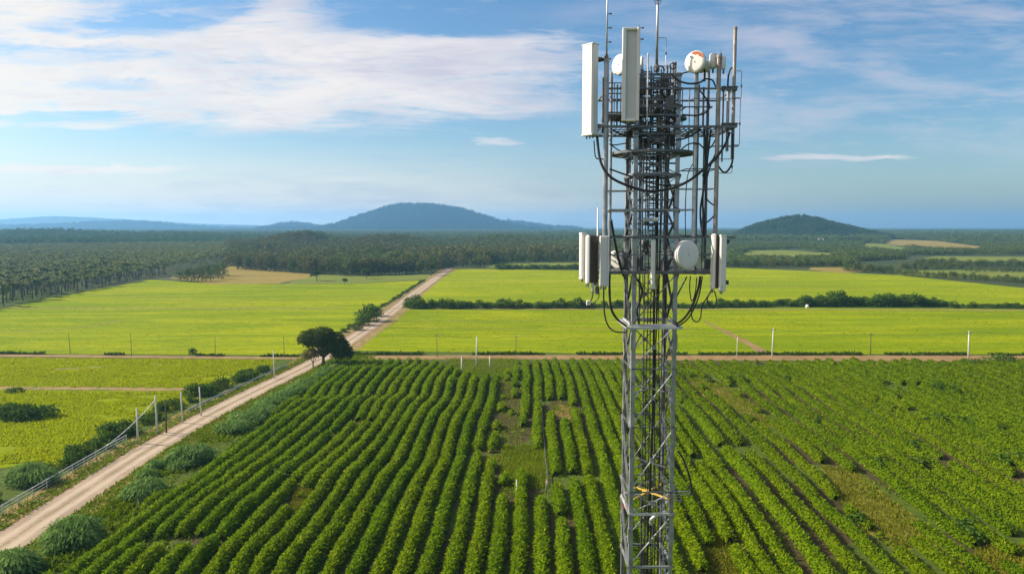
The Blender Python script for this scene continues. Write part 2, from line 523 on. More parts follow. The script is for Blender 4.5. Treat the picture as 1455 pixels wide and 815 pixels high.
for k, gl in ((0, GAPS_SOIL), (1, GAPS_DRY), (2, GAPS_DIRT)):
    for g in gl:
        i = inside(g, V[:, 0] + soft * 3, V[:, 1] + soft * 4)
        cov[i, :3] = 0; cov[i, k] = (.9, .72, .6)[k]
for g in GAPS_GRASS:
    i = inside(g, V[:, 0] + soft * 2, V[:, 1] + soft * 3); cov[i & (cov[:, 2] < .5), :3] = (0, .25, 0)
ca = me.color_attributes.new('cover', 'FLOAT_COLOR', 'POINT')
ca.data.foreach_set('color', cov.ravel())
tag(link('ground', me), kind='structure')


def sheet(name, pts, mat, z, label=None):
    me = bpy.data.meshes.new(name)
    me.from_pydata([(p[0], p[1], z) for p in pts], [], [tuple(range(len(pts)))])
    me.materials.append(mat); me.update()
    return tag(link(name, me), kind='structure')


def wobbly(pts, step=4.0, amp=.6, seed=1):
    """a polygon's outline with the small wander that a field's edge has"""
    out = []
    n = len(pts)
    for i in range(n):
        a, b = np.array(pts[i]), np.array(pts[(i + 1) % n]); L = np.linalg.norm(b - a); k = max(1, min(60, int(L / step)))
        nrm = np.array((-(b - a)[1], (b - a)[0])) / max(L, 1e-6)
        for j in range(k):
            t = j / k
            out.append(a + (b - a) * t + nrm * amp * (float(vn(i * 9.7 + t * L / 9, seed * 3.3, seed)) - .5) * 2 * min(1, min(t, 1 - t) * 8))
    return out


def rd(y, off): return (float(smooth_road([y])[0]) + off, y)


def strip(name, pts, w, mat, z, kind='structure'):
    """a ribbon along pts (ground points), with UV across"""
    pts = np.array(pts, float)
    t = np.gradient(pts, axis=0); t /= np.linalg.norm(t, axis=1)[:, None]
    nrm = np.stack([t[:, 1], -t[:, 0]], -1)
    w = np.broadcast_to(np.asarray(w, float), (len(pts),))
    k = 5; us = np.linspace(-.5, .5, k)
    Vv = np.zeros((len(pts), k, 3))
    for j, u in enumerate(us):
        Vv[:, j, :2] = pts + nrm * (u * w)[:, None]
        wob = (vn(np.arange(len(pts)) * .7, j * 5.1, 77) - .5) * (0.7 if abs(u) > .4 else 0)
        Vv[:, j, :2] += nrm * wob[:, None]
        Vv[:, j, 2] = z + .05 * (0.25 - u * u)
    ii = np.arange(len(pts) * k).reshape(-1, k)
    Qs = np.stack([ii[:-1, :-1], ii[:-1, 1:], ii[1:, 1:], ii[1:, :-1]], -1).reshape(-1, 4)
    me = np_mesh(name, Vv.reshape(-1, 3), Qs, mat, smooth=True)
    uvl = me.uv_layers.new(name='UVMap')
    li = np.zeros(len(me.loops), np.int32); me.loops.foreach_get('vertex_index', li)
    uv = np.stack([us[li % k] + .5, (li // k) * .1], -1).astype(np.float32)
    uvl.data.foreach_set('uv', uv.ravel())
    return tag(link(name, me), kind=kind)


TRK = [tuple(gp(-220, 503)), tuple(gp(0, 504.5)), tuple(gp(200, 507)), tuple(gp(420, 508))]
# fields, each a sheet at its place
sheet('field', wobbly([rd(104, -9.5), rd(125, -9), rd(150, -8.5), rd(178, -8), tuple(gp(395, 511)), tuple(gp(0, 509)), tuple(gp(-300, 507)), tuple(gp(-420, 560)), tuple(gp(-300, 655)), tuple(gp(-60, 672)), tuple(gp(60, 655))], 3, .8, 2), M['lime2'], .03)
sheet('field', wobbly([tuple(gp(-300, 500.5)), tuple(gp(0, 501.5)), tuple(gp(418, 505)), rd(205, -7), rd(260, -5), rd(330, -5), rd(420, -5), rd(470, -5), tuple(gp(500, 403)), tuple(gp(430, 404)), tuple(gp(300, 403)), tuple(gp(215, 397)), tuple(gp(120, 414)), tuple(gp(0, 439)), tuple(gp(-200, 470))], 8, 1.0, 3), M['lime'], .04)
sheet('field', wobbly([rd(205, 5.5), rd(260, 5), rd(305, 5), tuple(gp(830, 440)), tuple(gp(1140, 437)), tuple(gp(1500, 440)), tuple(gp(1700, 442)), tuple(gp(1700, 505)), tuple(gp(1455, 503.5)), tuple(gp(1000, 502)), tuple(gp(700, 501))], 8, 1.0, 4), M['lime'], .04)
sheet('field', wobbly([rd(325, 5), rd(400, 5), rd(500, 4.5), tuple(gp(650, 382)), tuple(gp(830, 384)), tuple(gp(1030, 380)), tuple(gp(1150, 385)), tuple(gp(1275, 391)), tuple(gp(1455, 409)), tuple(gp(1620, 420)), tuple(gp(1700, 435)), tuple(gp(1140, 431)), tuple(gp(830, 433))], 10, 1.2, 5), M['limefar'], .05)
sheet('field', wobbly([tuple(gp(240, 395)), tuple(gp(330, 378)), tuple(gp(445, 389)), tuple(gp(440, 394)), tuple(gp(395, 403)), tuple(gp(300, 404))], 10, 1.5, 6), M['tanfield'], .06)
sheet('field', wobbly([tuple(gp(445, 389)), tuple(gp(560, 391)), rd(535, -7), rd(475, -6), tuple(gp(500, 403)), tuple(gp(400, 404)), tuple(gp(440, 394))], 10, 1.2, 7), M['palefield'], .07)
sheet('field', wobbly([tuple(gp(690, 381)), tuple(gp(705, 374)), tuple(gp(830, 372)), tuple(gp(860, 379))], 10, 1.5, 8), M['palefield'], .06)
far_fields = [([(1050, 367), (1062, 356), (1110, 355), (1190, 360), (1185, 366), (1120, 368)], 'palefield'),
              ([(1256, 346), (1262, 340), (1330, 342), (1400, 351), (1390, 355), (1320, 353)], 'tanfield'),
              ([(1222, 352), (1230, 345), (1262, 347), (1300, 355), (1282, 358)], 'palefield'),
              ([(1148, 383), (1152, 379), (1210, 379), (1228, 386), (1200, 388)], 'tanfield'),
              ([(1275, 391), (1284, 384), (1380, 383), (1480, 387), (1480, 398), (1380, 396)], 'palefield'),
              ([(1310, 367), (1330, 364), (1470, 365), (1470, 370), (1380, 371)], 'palefield')]
for k, (pp, mm) in enumerate(far_fields):
    sheet('field', wobbly(poly(pp), 20, 3, 10 + k), M[mm], .08)

ys = np.concatenate([np.arange(30, 230, 3.0), np.arange(230, 600, 8.0)])
cl = np.stack([smooth_road(ys), ys], -1)
strip('verge', cl, 12.5, M['verge'], .045)
strip('road', cl, 6.3, M['gravel'], .07)
tx = np.arange(-48, 330, 4.0)
tcy = np.interp(tx, [-48, 0, 60, 130, 330], [gp(540, 508)[1], gp(727, 507.5)[1], gp(1000, 508.5)[1], gp(1390, 509.5)[1], gp(1390, 513)[1]])
strip('dirt_track', np.stack([tx, tcy + .8 * (vn(tx / 25, 1, 3) - .5)], -1), np.interp(tx, [-48, 0, 100, 330], [6.0, 6.0, 8.5, 8]), M['dirt'], .06)
tx2 = np.arange(-330, -50, 4.0)
ty2 = np.interp(tx2, [-330, gp(0, 505)[0], gp(420, 509)[0]], [gp(-300, 504)[1], gp(0, 505)[1], gp(420, 509)[1]])
strip('dirt_track', np.stack([tx2, ty2], -1), 3.4, M['dirt'], .064)
pts = np.array([gp(1000, 456), gp(1020, 466), gp(1045, 478), gp(1068, 490), gp(1082, 499), gp(1092, 506)])
tt = np.linspace(0, 5, 30)
strip('dirt_track', np.stack([np.interp(tt, range(6), pts[:, 0]), np.interp(tt, range(6), pts[:, 1])], -1), np.linspace(1.2, 4.0, 30), M['dirt'], .068)
for pp_, w_ in (([(-40, 472), (60, 470), (110, 466), (150, 460), (172, 455)], 1.2), ([(120, 418), (260, 425), (420, 424), (530, 420)], 1.0), ([(560, 455), (700, 457), (900, 455)], .8), ([(0, 528), (120, 523), (165, 520), (300, 516), (340, 511)], 1.0), ([(640, 398), (760, 400), (1000, 404), (1250, 412)], 1.6), ([(350, 545), (385, 531), (402, 520)], .8)):
    a_ = poly(pp_); s_ = np.linspace(0, len(a_) - 1, 50)
    strip('path', np.column_stack([np.interp(s_, range(len(a_)), a_[:, 0]), np.interp(s_, range(len(a_)), a_[:, 1])]), w_, M['verge'], .078)
# thin paths and headlands between the fields
for a, b, w, mt in (((-200, 550), (300, 554), 3.2, 'verge'), ((0, 437.5), (485, 438.5), 2.6, 'verge'), ((512, 438), (1700, 441.5), 3.5, 'verge'),
                    ((535, 466), (1000, 467), .8, 'verge')):
    p0, p1 = gp(*a), gp(*b); t = np.linspace(0, 1, 60)[:, None]
    pl = p0 + (p1 - p0) * t; pl[:, 1] += 1.6 * (vn(pl[:, 0] / 18, 4, 8) - .5)
    strip('path', pl, w, M[mt], .075)

# ------------------------------------------------------------------ leaves
def rand_unit(n):
    v = rng.normal(size=(n, 3)); return v / np.linalg.norm(v, axis=1)[:, None]


def leaf_quads(P, D, L, W, Nrm=None):
    """one diamond leaf at each P, pointing along D, of length L and width W"""
    n = len(P)
    D = D / np.maximum(np.linalg.norm(D, axis=1), 1e-6)[:, None]
    if Nrm is None: Nrm = rand_unit(n)
    S = np.cross(D, Nrm); S /= np.maximum(np.linalg.norm(S, axis=1), 1e-6)[:, None]
    L = np.broadcast_to(L, (n,))[:, None]; W = np.broadcast_to(W, (n,))[:, None]
    Vv = np.stack([P, P + D * L * .45 + S * W * .5, P + D * L, P + D * L * .45 - S * W * .5], 1).reshape(-1, 3)
    return Vv, np.arange(4 * n, dtype=np.int32).reshape(-1, 4)


class NQ:
    """numpy quad accumulator"""
    def __init__(s): s.V = []; s.Q = []; s.M = []; s.n = 0

    def add(s, V, Q, m=0):
        s.V.append(np.asarray(V, float)); s.Q.append(np.asarray(Q) + s.n); s.M.append(np.full(len(Q), m)); s.n += len(V)

    def arr(s): return np.concatenate(s.V), np.concatenate(s.Q), np.concatenate(s.M)

    def mesh(s, name, mats):
        V, Q, Mi = s.arr(); return np_mesh(name, V, Q, mats, Mi)


# ------------------------------------------------------------------ crop rows
SPACING = 2.3
def wave(x, y):
    left = 1 - sstep(x, -30, 5) * .6
    return left * (1.4 * (vn(x / 30, y / 20, 31) - .5) + .75 * (vn(x / 12, y / 8, 33) - .5))


LBL_ROW = {'a': 'wavy leafy crop row between the bushy verge and the grassy clearing',
           'b': 'straight leafy green crop row in the block behind the lattice tower',
           'c': 'low bushy crop row on the far side of the tower from the road'}
nrow = 0
for k in range(-20, 64):
    x0 = -1.0 + k * SPACING + random.uniform(-.12, .12)
    if x0 > 30: x0 = 32.1 + (k - 14) * 3.1 + random.uniform(-.2, .2)
    ystep = .5
    yy = np.arange(50, FIELD_FAR - 1.5 + 3 * random.random() - 1.5, ystep)
    xx = x0 + .03 * (yy - 100)
    xx = xx + wave(xx, yy)
    kind = 'a' if x0 < -6 else ('b' if x0 < 32 else 'c')
    # which stretches stand
    keep = np.ones(len(yy), bool)
    for g in ALLGAPS: keep &= ~inside(g, xx + 3.6 * (vn(xx, yy / 3, 3) - .5), yy + 13 * (vn(xx * 3, yy / 30, 4) - .5))
    keep &= xx > smooth_road([110])[0] + 11.0 + 3 * vn(yy / 9, 2, 6) - 3.5 * sstep(yy, 150, 190)
    pxs = CX + xx / (yy * CP) * F
    keep &= (pxs > -170) & (pxs < 1455 + 170)
    fr = fbm(xx / 9, yy / 7, 55, 2)
    if kind == 'c': keep &= fr > .20
    else: keep &= fr > .155
    w_pl = .94 + .12 * vn(yy / 1.05 + k * 4.7, x0 * 2.3, 68)
    h = 1.30 * (.84 + .32 * vn(xx / 8, yy / 6, 61)) * (.85 + .3 * vn(x0 * 3.1, 1, 62))
    w = .66 * (.80 + .40 * vn(xx / 6, yy / 4, 63)) * w_pl
    if kind == 'a': w *= 1.02
    if kind == 'c':
        wild = sstep(xx, 34, 60) * (0.10 + .90 * sstep(yy, 128, 160))
        w *= .90 + .08 * wild
        h *= .86 + .12 * wild * (.4 + vn(xx / 3, yy / 2.2, 64)) * (vn(xx / 3, yy / 2.2, 64) - .5)
    h *= 1 - (.18 if kind != 'c' else .10) * sstep(vn(yy / 1.6 + k * 9.3, x0, 65), .74, .9); w *= 1 - .12 * sstep(vn(yy / 1.6 + k * 9.3, x0, 65), .74, .9)
    # taper at the ends of each stretch
    kk = keep.astype(float)
    tap = np.convolve(kk, np.ones(5) / 5, 'same') * kk
    h = h * (.45 + .55 * tap); w = w * (.55 + .45 * tap)
    if keep.sum() < 8: continue
    zz = terr(xx, yy)
    q = NQ()
    # inner body of the row
    na = 7; th = np.linspace(-.12, PI + .12, na)
    bump = 1 + .20 * (vn(yy[:, None] / .7 + k * 7, th[None, :] * 2.3, 71) - .5) + .16 * (vn(yy[:, None] / .3 + k * 3, th[None, :] * 4, 72) - .5)
    B = np.stack([xx[:, None] + np.cos(th)[None] * w[:, None] * .84 * bump, np.broadcast_to(yy[:, None], bump.shape) + .25 * (bump - 1), zz[:, None] + np.maximum(-.1, np.sin(th))[None] * h[:, None] * .86 * bump], -1)
    idx = np.arange(len(yy) * na).reshape(-1, na)
    QQ = np.stack([idx[:-1, :-1], idx[1:, :-1], idx[1:, 1:], idx[:-1, 1:]], -1)
    seg = keep[:-1] & keep[1:]
    q.add(B.reshape(-1, 3), QQ[seg].reshape(-1, 4))
    # leaves all over it
    dist = yy
    dens = np.interp(dist, [50, 75, 110, 195], [190, 190, 130, 70]) * (1.25 if kind == 'c' else 1.0) * (w / .66)
    cnt = rng.poisson(np.where(keep, dens * ystep, 0))
    r = np.repeat(np.arange(len(yy)), cnt); n = len(r)
    if n == 0: continue
    t = rng.random(n); y = yy[r] + (t - .5) * ystep
    th = rng.uniform(.02, PI - .02, n)
    rr = rng.uniform(.80, 1.10, n)
    lump = 1 + .18 * (vn(y / .8 + k * 5, th * 2.2, 73) - .5)
    xi = np.interp(y, yy, xx); hi = np.interp(y, yy, h); wi = np.interp(y, yy, w); zi = np.interp(y, yy, zz)
    out = np.stack([np.cos(th) * 1.0, np.zeros(n), np.sin(th) * 1.0], -1)
    P = np.stack([xi + np.cos(th) * wi * rr * lump, y, zi + np.sin(th) * hi * rr * lump], -1)
    if kind == 'c':
        D = out * .25 + rand_unit(n) * .7 + np.array((0, 0, -.15)); Lf = np.interp(y, [50, 195], [.26, .40]) * rng.uniform(.7, 1.3, n); Wf = Lf * .72
    else:
        D = out * .45 + rand_unit(n) * .6 + np.array((0, -.1, -.35)); Lf = np.interp(y, [50, 195], [.32, .46]) * rng.uniform(.7, 1.35, n); Wf = Lf * .46
    Nr = out + rand_unit(n) * .45 + np.array((0, 0, .25))
    q.add(*leaf_quads(P, D, Lf, Wf, Nr))
    V_, Q_, Mi = q.arr()
    org = np.array((xx[keep][0], yy[keep][0], zz[keep][0]))
    me = np_mesh('crop_row', V_ - org, Q_, M['crop_low' if kind == 'c' else 'crop'])
    o = link('crop_row', me); o.location = org
    tag(o, LBL_ROW[kind], 'crop row', {'a': 'crop rows between the verge and the clearing', 'b': 'crop rows behind the tower', 'c': 'low bushy crop rows beyond the tower'}[kind])
    nrow += 1


# ------------------------------------------------------------------ grass (stuff)
def blades(P, hgt, spread=.35, w=.10):
    n = len(P)
    D = rand_unit(n) * spread + np.array((0, 0, 1.0))
    return leaf_quads(P, D, hgt, w)


def scatter_poly(pl, n, grow=0.0):
    lo, hi = pl.min(0), pl.max(0); out = []
    while sum(len(o) for o in out) < n:
        c = lo + rng.random((n * 2, 2)) * (hi - lo); out.append(c[inside(pl, c[:, 0], c[:, 1])])
    return np.concatenate(out)[:n]


def grass_obj(plan, mat, hmin, hmax, w, label, spread=.4):
    P = np.column_stack([plan, terr(plan[:, 0], plan[:, 1]) - .02])
    hg = rng.uniform(hmin, hmax, len(P)) * (.5 + fbm(P[:, 0] / 2.5, P[:, 1] / 2.5, 88, 2))
    Vv, Qq = blades(P, hg, spread, w)
    o = link('grass', np_mesh('grass', Vv, Qq, mat))
    return tag(o, label, 'grass', kind='stuff')


pl = np.concatenate([scatter_poly(g, 5200) for g in GAPS_GRASS] + [scatter_poly(GAPS_SOIL[0], 1300)] + [scatter_poly(g, 500) for g in GAPS_DIRT[:3]] + [scatter_poly(GAPS_DIRT[3], 6500)])
grass_obj(pl, M['grass'], .2, .55, .14, 'short green grass in the clearings between the crop rows')
pl = np.concatenate([scatter_poly(g, 3600) for g in GAPS_DRY])
grass_obj(pl, M['drygrass'], .2, .5, .14, 'yellowed grass on the thin patches of the bushy crop')
# weeds between the rows and on both verges
n = 60000
c = np.column_stack([rng.uniform(-44, 150, n), rng.uniform(62, FIELD_FAR, n)])
keepw = fbm(c[:, 0] / 6, c[:, 1] / 6, 91, 2) > np.where(c[:, 0] > 30, .64, .54)
grass_obj(c[keepw], M['crop_low'], .25, .6, .28, 'low green weeds growing in the furrows of the crop field', .8)
yv = rng.uniform(62, 200, 30000)
side = rng.random(30000)
off = np.where(side < .72, 2.6 + np.abs(rng.normal(0, 4.2, 30000)), -2.6 - np.abs(rng.normal(0, 1.9, 30000)))
xv = smooth_road(np.arange(60, 202, 1.0))[np.clip((yv - 60).astype(int), 0, 141)] + off
ok = (xv > -68) & (xv < -38)
grass_obj(np.column_stack([xv, yv])[ok], M['grass'], .2, .6, .18, 'rough green grass along both verges of the gravel road', .7)
okc = (off > 4.0) & (fbm(xv / 3, yv / 5, 70, 2) > .53)
grass_obj(np.column_stack([xv + 1.5, yv])[okc & ok], M['crop_low'], .35, .85, .34, 'leafy green undergrowth between the road and the crop', .9)
# standing stalks of the near golden field
pf = np.array([rd(106, -9.5), rd(125, -9), rd(150, -8.5), rd(178, -8), tuple(gp(395, 511)), tuple(gp(0, 509)), tuple(gp(-200, 507)), tuple(gp(-250, 560)), tuple(gp(-160, 655)), tuple(gp(-60, 672)), tuple(gp(60, 655))])
c = scatter_poly(pf, 120000)
yp = np.interp(c[:, 0], [gp(-200, 550)[0], gp(300, 554)[0]], [gp(-200, 550)[1], gp(300, 554)[1]])
c = c[~((np.abs(c[:, 1] - yp + .6) < 2.2) & (c[:, 0] < gp(300, 554)[0]))]
c = c[fbm(c[:, 0] / 9, c[:, 1] / 4, 66, 3) > .30]
M['stalk2'] = leaf_mat('field tufts', (.15, .225, .001), (.25, .305, .002), (.22, .27, .002), .5, .03)
M['stalk'] = leaf_mat('rice stalks', (.20, .265, .001), (.31, .365, .002), (.30, .33, .003), .55, .05)
grass_obj(c, M['stalk'], .25, .5, .22, 'short yellow green growth of the field beside the road', .5)
# tufts standing in the wider fields, which give them their grain
for reg, nn, sc_ in (([gp(-100, 502), gp(418, 505), gp(500, 470), gp(545, 430), gp(500, 404), gp(215, 398), gp(120, 415), gp(-60, 440)], 36000, 1.0), ([gp(520, 500), gp(560, 442), gp(1500, 441), gp(1500, 503)], 40000, 1.0), ([gp(620, 430), gp(650, 385), gp(1030, 382), gp(1455, 411), gp(1500, 432)], 22000, 1.4)):
    c = scatter_poly(np.array(reg), nn); c = c[fbm(c[:, 0] / 20, c[:, 1] / 8, 67, 4) + .12 * (rng.random(len(c)) - .5) > .40]
    grass_obj(c, M['stalk2'], .08 * sc_, .26 * sc_, .34 * sc_, 'tufts of lime green growth over the wide fields', .7)
# dark fringe of weeds along the far side of the cross track
xs = rng.uniform(-44, 300, 9000)
yf = np.interp(xs, tx, tcy) + np.interp(xs, [-48, 0, 100, 330], [3.0, 3.0, 4.2, 4]) + .8 + np.abs(rng.normal(0, .8, len(xs)))
m_ = vn(xs / 7, 3, 17) > .42
xs2 = rng.uniform(-330, -54, 4000); yf2 = np.interp(xs2, tx2, ty2) + 2.2 + np.abs(rng.normal(0, .6, 4000)); m2 = vn(xs2 / 9, 3, 18) > .5
grass_obj(np.concatenate([np.column_stack([xs, yf])[m_], np.column_stack([xs2, yf2])[m2]]), M['shrub'], .5, 1.1, .5, 'dark weeds fringing the orange dirt track', .8)


# ------------------------------------------------------------------ shrubs, clumps and trees
def crown_quads(n, clumps, leaf, aspect=.6, up=.2, inner=.35):
    """leaf clumps: clumps = [(centre, (rx, ry, rz), weight)]"""
    wts = np.array([c[2] for c in clumps], float); wts /= wts.sum()
    which = rng.choice(len(clumps), n, p=wts)
    C = np.array([c[0] for c in clumps], float)[which]; Rr = np.array([c[1] for c in clumps], float)[which]
    u = rand_unit(n); u[:, 2] = np.where(u[:, 2] < -.55, -u[:, 2], u[:, 2])
    rad = rng.uniform(inner, 1.0, n) ** .5
    P = C + u * Rr * rad[:, None]
    D = u * .3 + rand_unit(n) * .8 + np.array((0, 0, up - .4))
    L = leaf * rng.uniform(.6, 1.4, n)
    return leaf_quads(P, D, L, L * aspect, u + rand_unit(n) * .5 + np.array((0, 0, .25)))


def dome_clumps(w, h, k, base=.25, seed=0, d=None, skirt=0):
    """clump centres spread through a dome w wide and h high"""
    rs = np.random.default_rng(seed); out = []
    d = d or w
    for i in range(k):
        a = rs.uniform(0, 2 * PI); r = math.sqrt(rs.uniform(0, 1)) * .72
        zt = math.sqrt(max(0, 1 - r * r))
        z = h * (base + (1 - base) * zt * rs.uniform(.45, .92)) - h * .1
        s = rs.uniform(.22, .36)
        out.append(((math.cos(a) * r * w / 2, math.sin(a) * r * d / 2, max(z, h * .15)), (w * s, d * s, h * s * .75), s * s))
    for i in range(skirt):
        a = 2 * PI * i / skirt + rs.uniform(-.3, .3); r = rs.uniform(.55, .85); s = rs.uniform(.2, .3)
        out.append(((math.cos(a) * r * w / 2, math.sin(a) * r * d / 2, h * rs.uniform(.10, .26)), (w * s, d * s, h * .26), s * s))
    return out


def shrub_mesh(name, w, h, n, leaf, mat, seed=0, d=None, k=9):
    q = NQ(); q.add(*crown_quads(n, dome_clumps(w, h, k, .15, seed, d, 7), leaf)); return q.mesh(name, mat)


def cane_mesh(w, h, d, n, seed=0):
    """a ragged mound of long drooping blades in many tufts"""
    sd_ = int(rng.integers(1, 9999)); q = NQ()
    cl = dome_clumps(w, h, 22, .12, sd_, d, 9)
    cl = [(c, (r[0] * rng.uniform(.55, .95), r[1] * rng.uniform(.55, .95), r[2] * rng.uniform(.7, 1.25)), wt) for c, r, wt in cl]
    wts = np.array([c[2] for c in cl]); wts /= wts.sum(); which = rng.choice(len(cl), n, p=wts)
    C = np.array([c[0] for c in cl])[which]; Rr = np.array([c[1] for c in cl])[which]
    u = rand_unit(n); u[:, 2] = np.abs(u[:, 2]) * .9 - .1
    P = C + u * Rr * (rng.uniform(.15, 1, n) ** .5)[:, None]; P[:, 2] = np.maximum(P[:, 2], .05)
    D = u * np.array((1, 1, .4)) + rand_unit(n) * .55 + np.array((0, 0, .25)); L = rng.uniform(.35, .95, n)
    Va, Qa = leaf_quads(P, D, L, L * .20, u + rand_unit(n) * .4); q.add(Va, Qa)
    tip = Va.reshape(-1, 4, 3)[:, 2]; dr = D * np.array((1, 1, .2)) + np.array((0, 0, -.75))
    q.add(*leaf_quads(tip - dr * .06, dr, L * .75, L * .17, u + rand_unit(n) * .3))
    return q.mesh('cane_clump', M['cane'])


def limb_mesh(h, r, crown_w, base_h, k=6, seed=1, lean=(0, 0), mat='bark'):
    rs = random.Random(seed); mb = MB()
    top = Vector((lean[0], lean[1], base_h))
    mb.tube([(0, 0, -.3), (lean[0] * .2, lean[1] * .2, base_h * .35), (lean[0] * .6, lean[1] * .6, base_h * .7), top], [r * 1.3, r, r * .85, r * .75], 8)
    for i in range(k):
        a = 2 * PI * i / k + rs.uniform(-.4, .4); L = crown_w * rs.uniform(.22, .42)
        z = rs.uniform(.55, .9) * h
        p1 = top + Vector((math.cos(a) * L * .35, math.sin(a) * L * .35, (z - base_h) * .45)); p2 = Vector((top.x + math.cos(a) * L, top.y + math.sin(a) * L, z))
        mb.tube([top - Vector((0, 0, .2)), p1, p2], [r * .55, r * .36, r * .1], 6)
        for j in range(2):
            b = a + rs.uniform(-.9, .9)
            mb.tube([p1, p1 + Vector((math.cos(b) * L * .4, math.sin(b) * L * .4, (h - base_h) * .3))], [r * .25, r * .07], 5)
    return mb.mesh('trunk', M[mat], True)


def ground_at(px, py): g = gp(px, py); return (g[0], g[1], float(terr(g[0], g[1])))


# the big tree at the crossing
px0, py0 = 459, 521
loc = ground_at(px0, py0); d0 = loc[1]; mpp = d0 / F
t = empty('tree', loc)
tag(t, 'large dark round crowned tree where the gravel road meets the dirt track', 'tree')
lob = [((-2.6, 0, 7.6), (3.3, 3, 1.9), 3), ((-4.6, .4, 6.6), (1.9, 2, 1.3), 1.2), ((.2, 0, 8.0), (3.0, 3.2, 2.0), 3), ((2.8, 0, 6.6), (3.0, 2.8, 2.2), 3), ((4.8, -.3, 4.8), (2.3, 2.2, 2.3), 2.2),
       ((6.2, 0, 3.6), (1.5, 1.6, 1.5), 1.1), ((.6, 1.2, 5.8), (2.6, 2.2, 1.8), 1.8), ((3.6, .4, 3.4), (1.9, 2, 1.6), 1.2), ((-.8, -1.5, 6.4), (2.2, 2, 1.4), 1.2), ((-3.4, .5, 5.9), (1.7, 1.6, 1.0), .7), ((1.8, -1.2, 5.0), (2.0, 1.6, 1.5), 1), ((1.4, 0, 4.3), (2.6, 2.4, 1.5), 1.6), ((-2.2, -.3, 6.0), (2.4, 2.2, 1.5), 1.5), ((4.0, -.6, 5.4), (2.4, 2.2, 1.8), 1.5), ((5.0, .3, 2.8), (2.2, 1.8, 1.4), 1.2)]
q = NQ(); q.add(*crown_quads(13000, lob, .46, .6, 0))
link('crown', q.mesh('crown', M['tree']), t)
tr = limb_mesh(8.2, .42, 12, 2.6, 8, 3, (.2, 0)); link('trunk', tr, t)
# dry bush in front of its trunk
loc = ground_at(448, 519)
t = empty('bush', (loc[0], loc[1] - 2, 0)); tag(t, 'half bare brownish bush leaning out from under the large dark tree', 'bush')
q = NQ(); q.add(*crown_quads(1300, [((-.6, 0, 3.4), (1.9, 1.5, 1.3), 2), ((.9, 0, 3.0), (1.3, 1.2, 1.2), 1), ((-1.5, 0, 2.6), (1.1, 1, .9), 1)], .38, .45))
link('crown', q.mesh('crown', M['dry']), t); link('trunk', limb_mesh(4, .16, 4, 1.2, 7, 9), t)

# cane clumps between the road and the crop
cane = [(105, 770, 5.6, 2.3, 4.6, 'big silvery green cane clump, nearest the camera, between road and crop'), (205, 705, 4.4, 1.8, 3.6, 'silvery green cane clump between the two larger clumps on the road side of the crop'),
        (270, 655, 6.2, 2.3, 4.4, 'wide silvery green cane clump where the wavy crop rows meet the road verge'), (18, 812, 4.0, 1.8, 3.6, 'cane clump cut off by the bottom corner of the photo')]
for px, py, w, h, d, lab in cane:
    o = link('cane_clump', cane_mesh(w, h, d, 4600)); o.location = ground_at(px, py); tag(o, lab, 'cane clump')
strip_c = [(333, 612, 4.5, 1.6), (352, 600, 4.5, 1.7), (372, 590, 5, 1.8), (388, 579, 5, 1.9), (404, 569, 5, 1.9), (420, 560, 5, 1.9), (436, 551, 4.4, 1.7), (452, 541, 3.8, 1.6), (466, 533, 3.6, 1.5), (478, 526, 3.6, 1.4)]
for px, py, w, h in strip_c:
    o = link('cane_clump', cane_mesh(w, h, w * 1.25, 2200)); o.location = ground_at(px, py)
    tag(o, 'pale cane clump in the long line leading up to the large tree', 'cane clump', 'pale cane clumps lined up beside the road')

for i in range(12):
    y = random.uniform(76, 165); x = float(smooth_road([y])[0]) + random.uniform(4.6, 9.5 if y < 120 else 8)
    s = random.uniform(1.0, 2.3); o = link('cane_clump', cane_mesh(s, s * random.uniform(.35, .6), s * random.uniform(.8, 1.6), 420)); o.location = (x, y, float(terr(x, y)))
    tag(o, 'small cane tuft scattered in the undergrowth between road and crop', 'cane clump', 'small cane tufts between road and crop')
# roadside scrub on the field side of the road
scrub = [shrub_mesh('shrub', 3.6, 2.2, 520, .42, M['shrub'], s, 3.4) for s in range(4)]
k = 0
for y in np.concatenate([np.arange(72, 112, 2.3), np.arange(112, 178, 2.7)]):
    for rep in range(2):
        if random.random() < .40: continue
        o = link('shrub', scrub[k % 4]); k += 1
        x = float(smooth_road([y])[0]) - 8.6 - 2.0 * rep + random.uniform(-.8, .8) - (1.0 if y < 100 else 0)
        s = random.uniform(.45, .98) * (1.1 if y > 118 else .9)
        o.location = (x, y + random.uniform(-1, 1), 0); o.rotation_euler = (0, 0, random.uniform(0, 6.28)); o.scale = (s, s, s * random.uniform(.75, 1.1))
        tag(o, 'dark green shrub in the scrubby strip between the gravel road and the golden field', 'shrub', 'scrub along the gravel road')
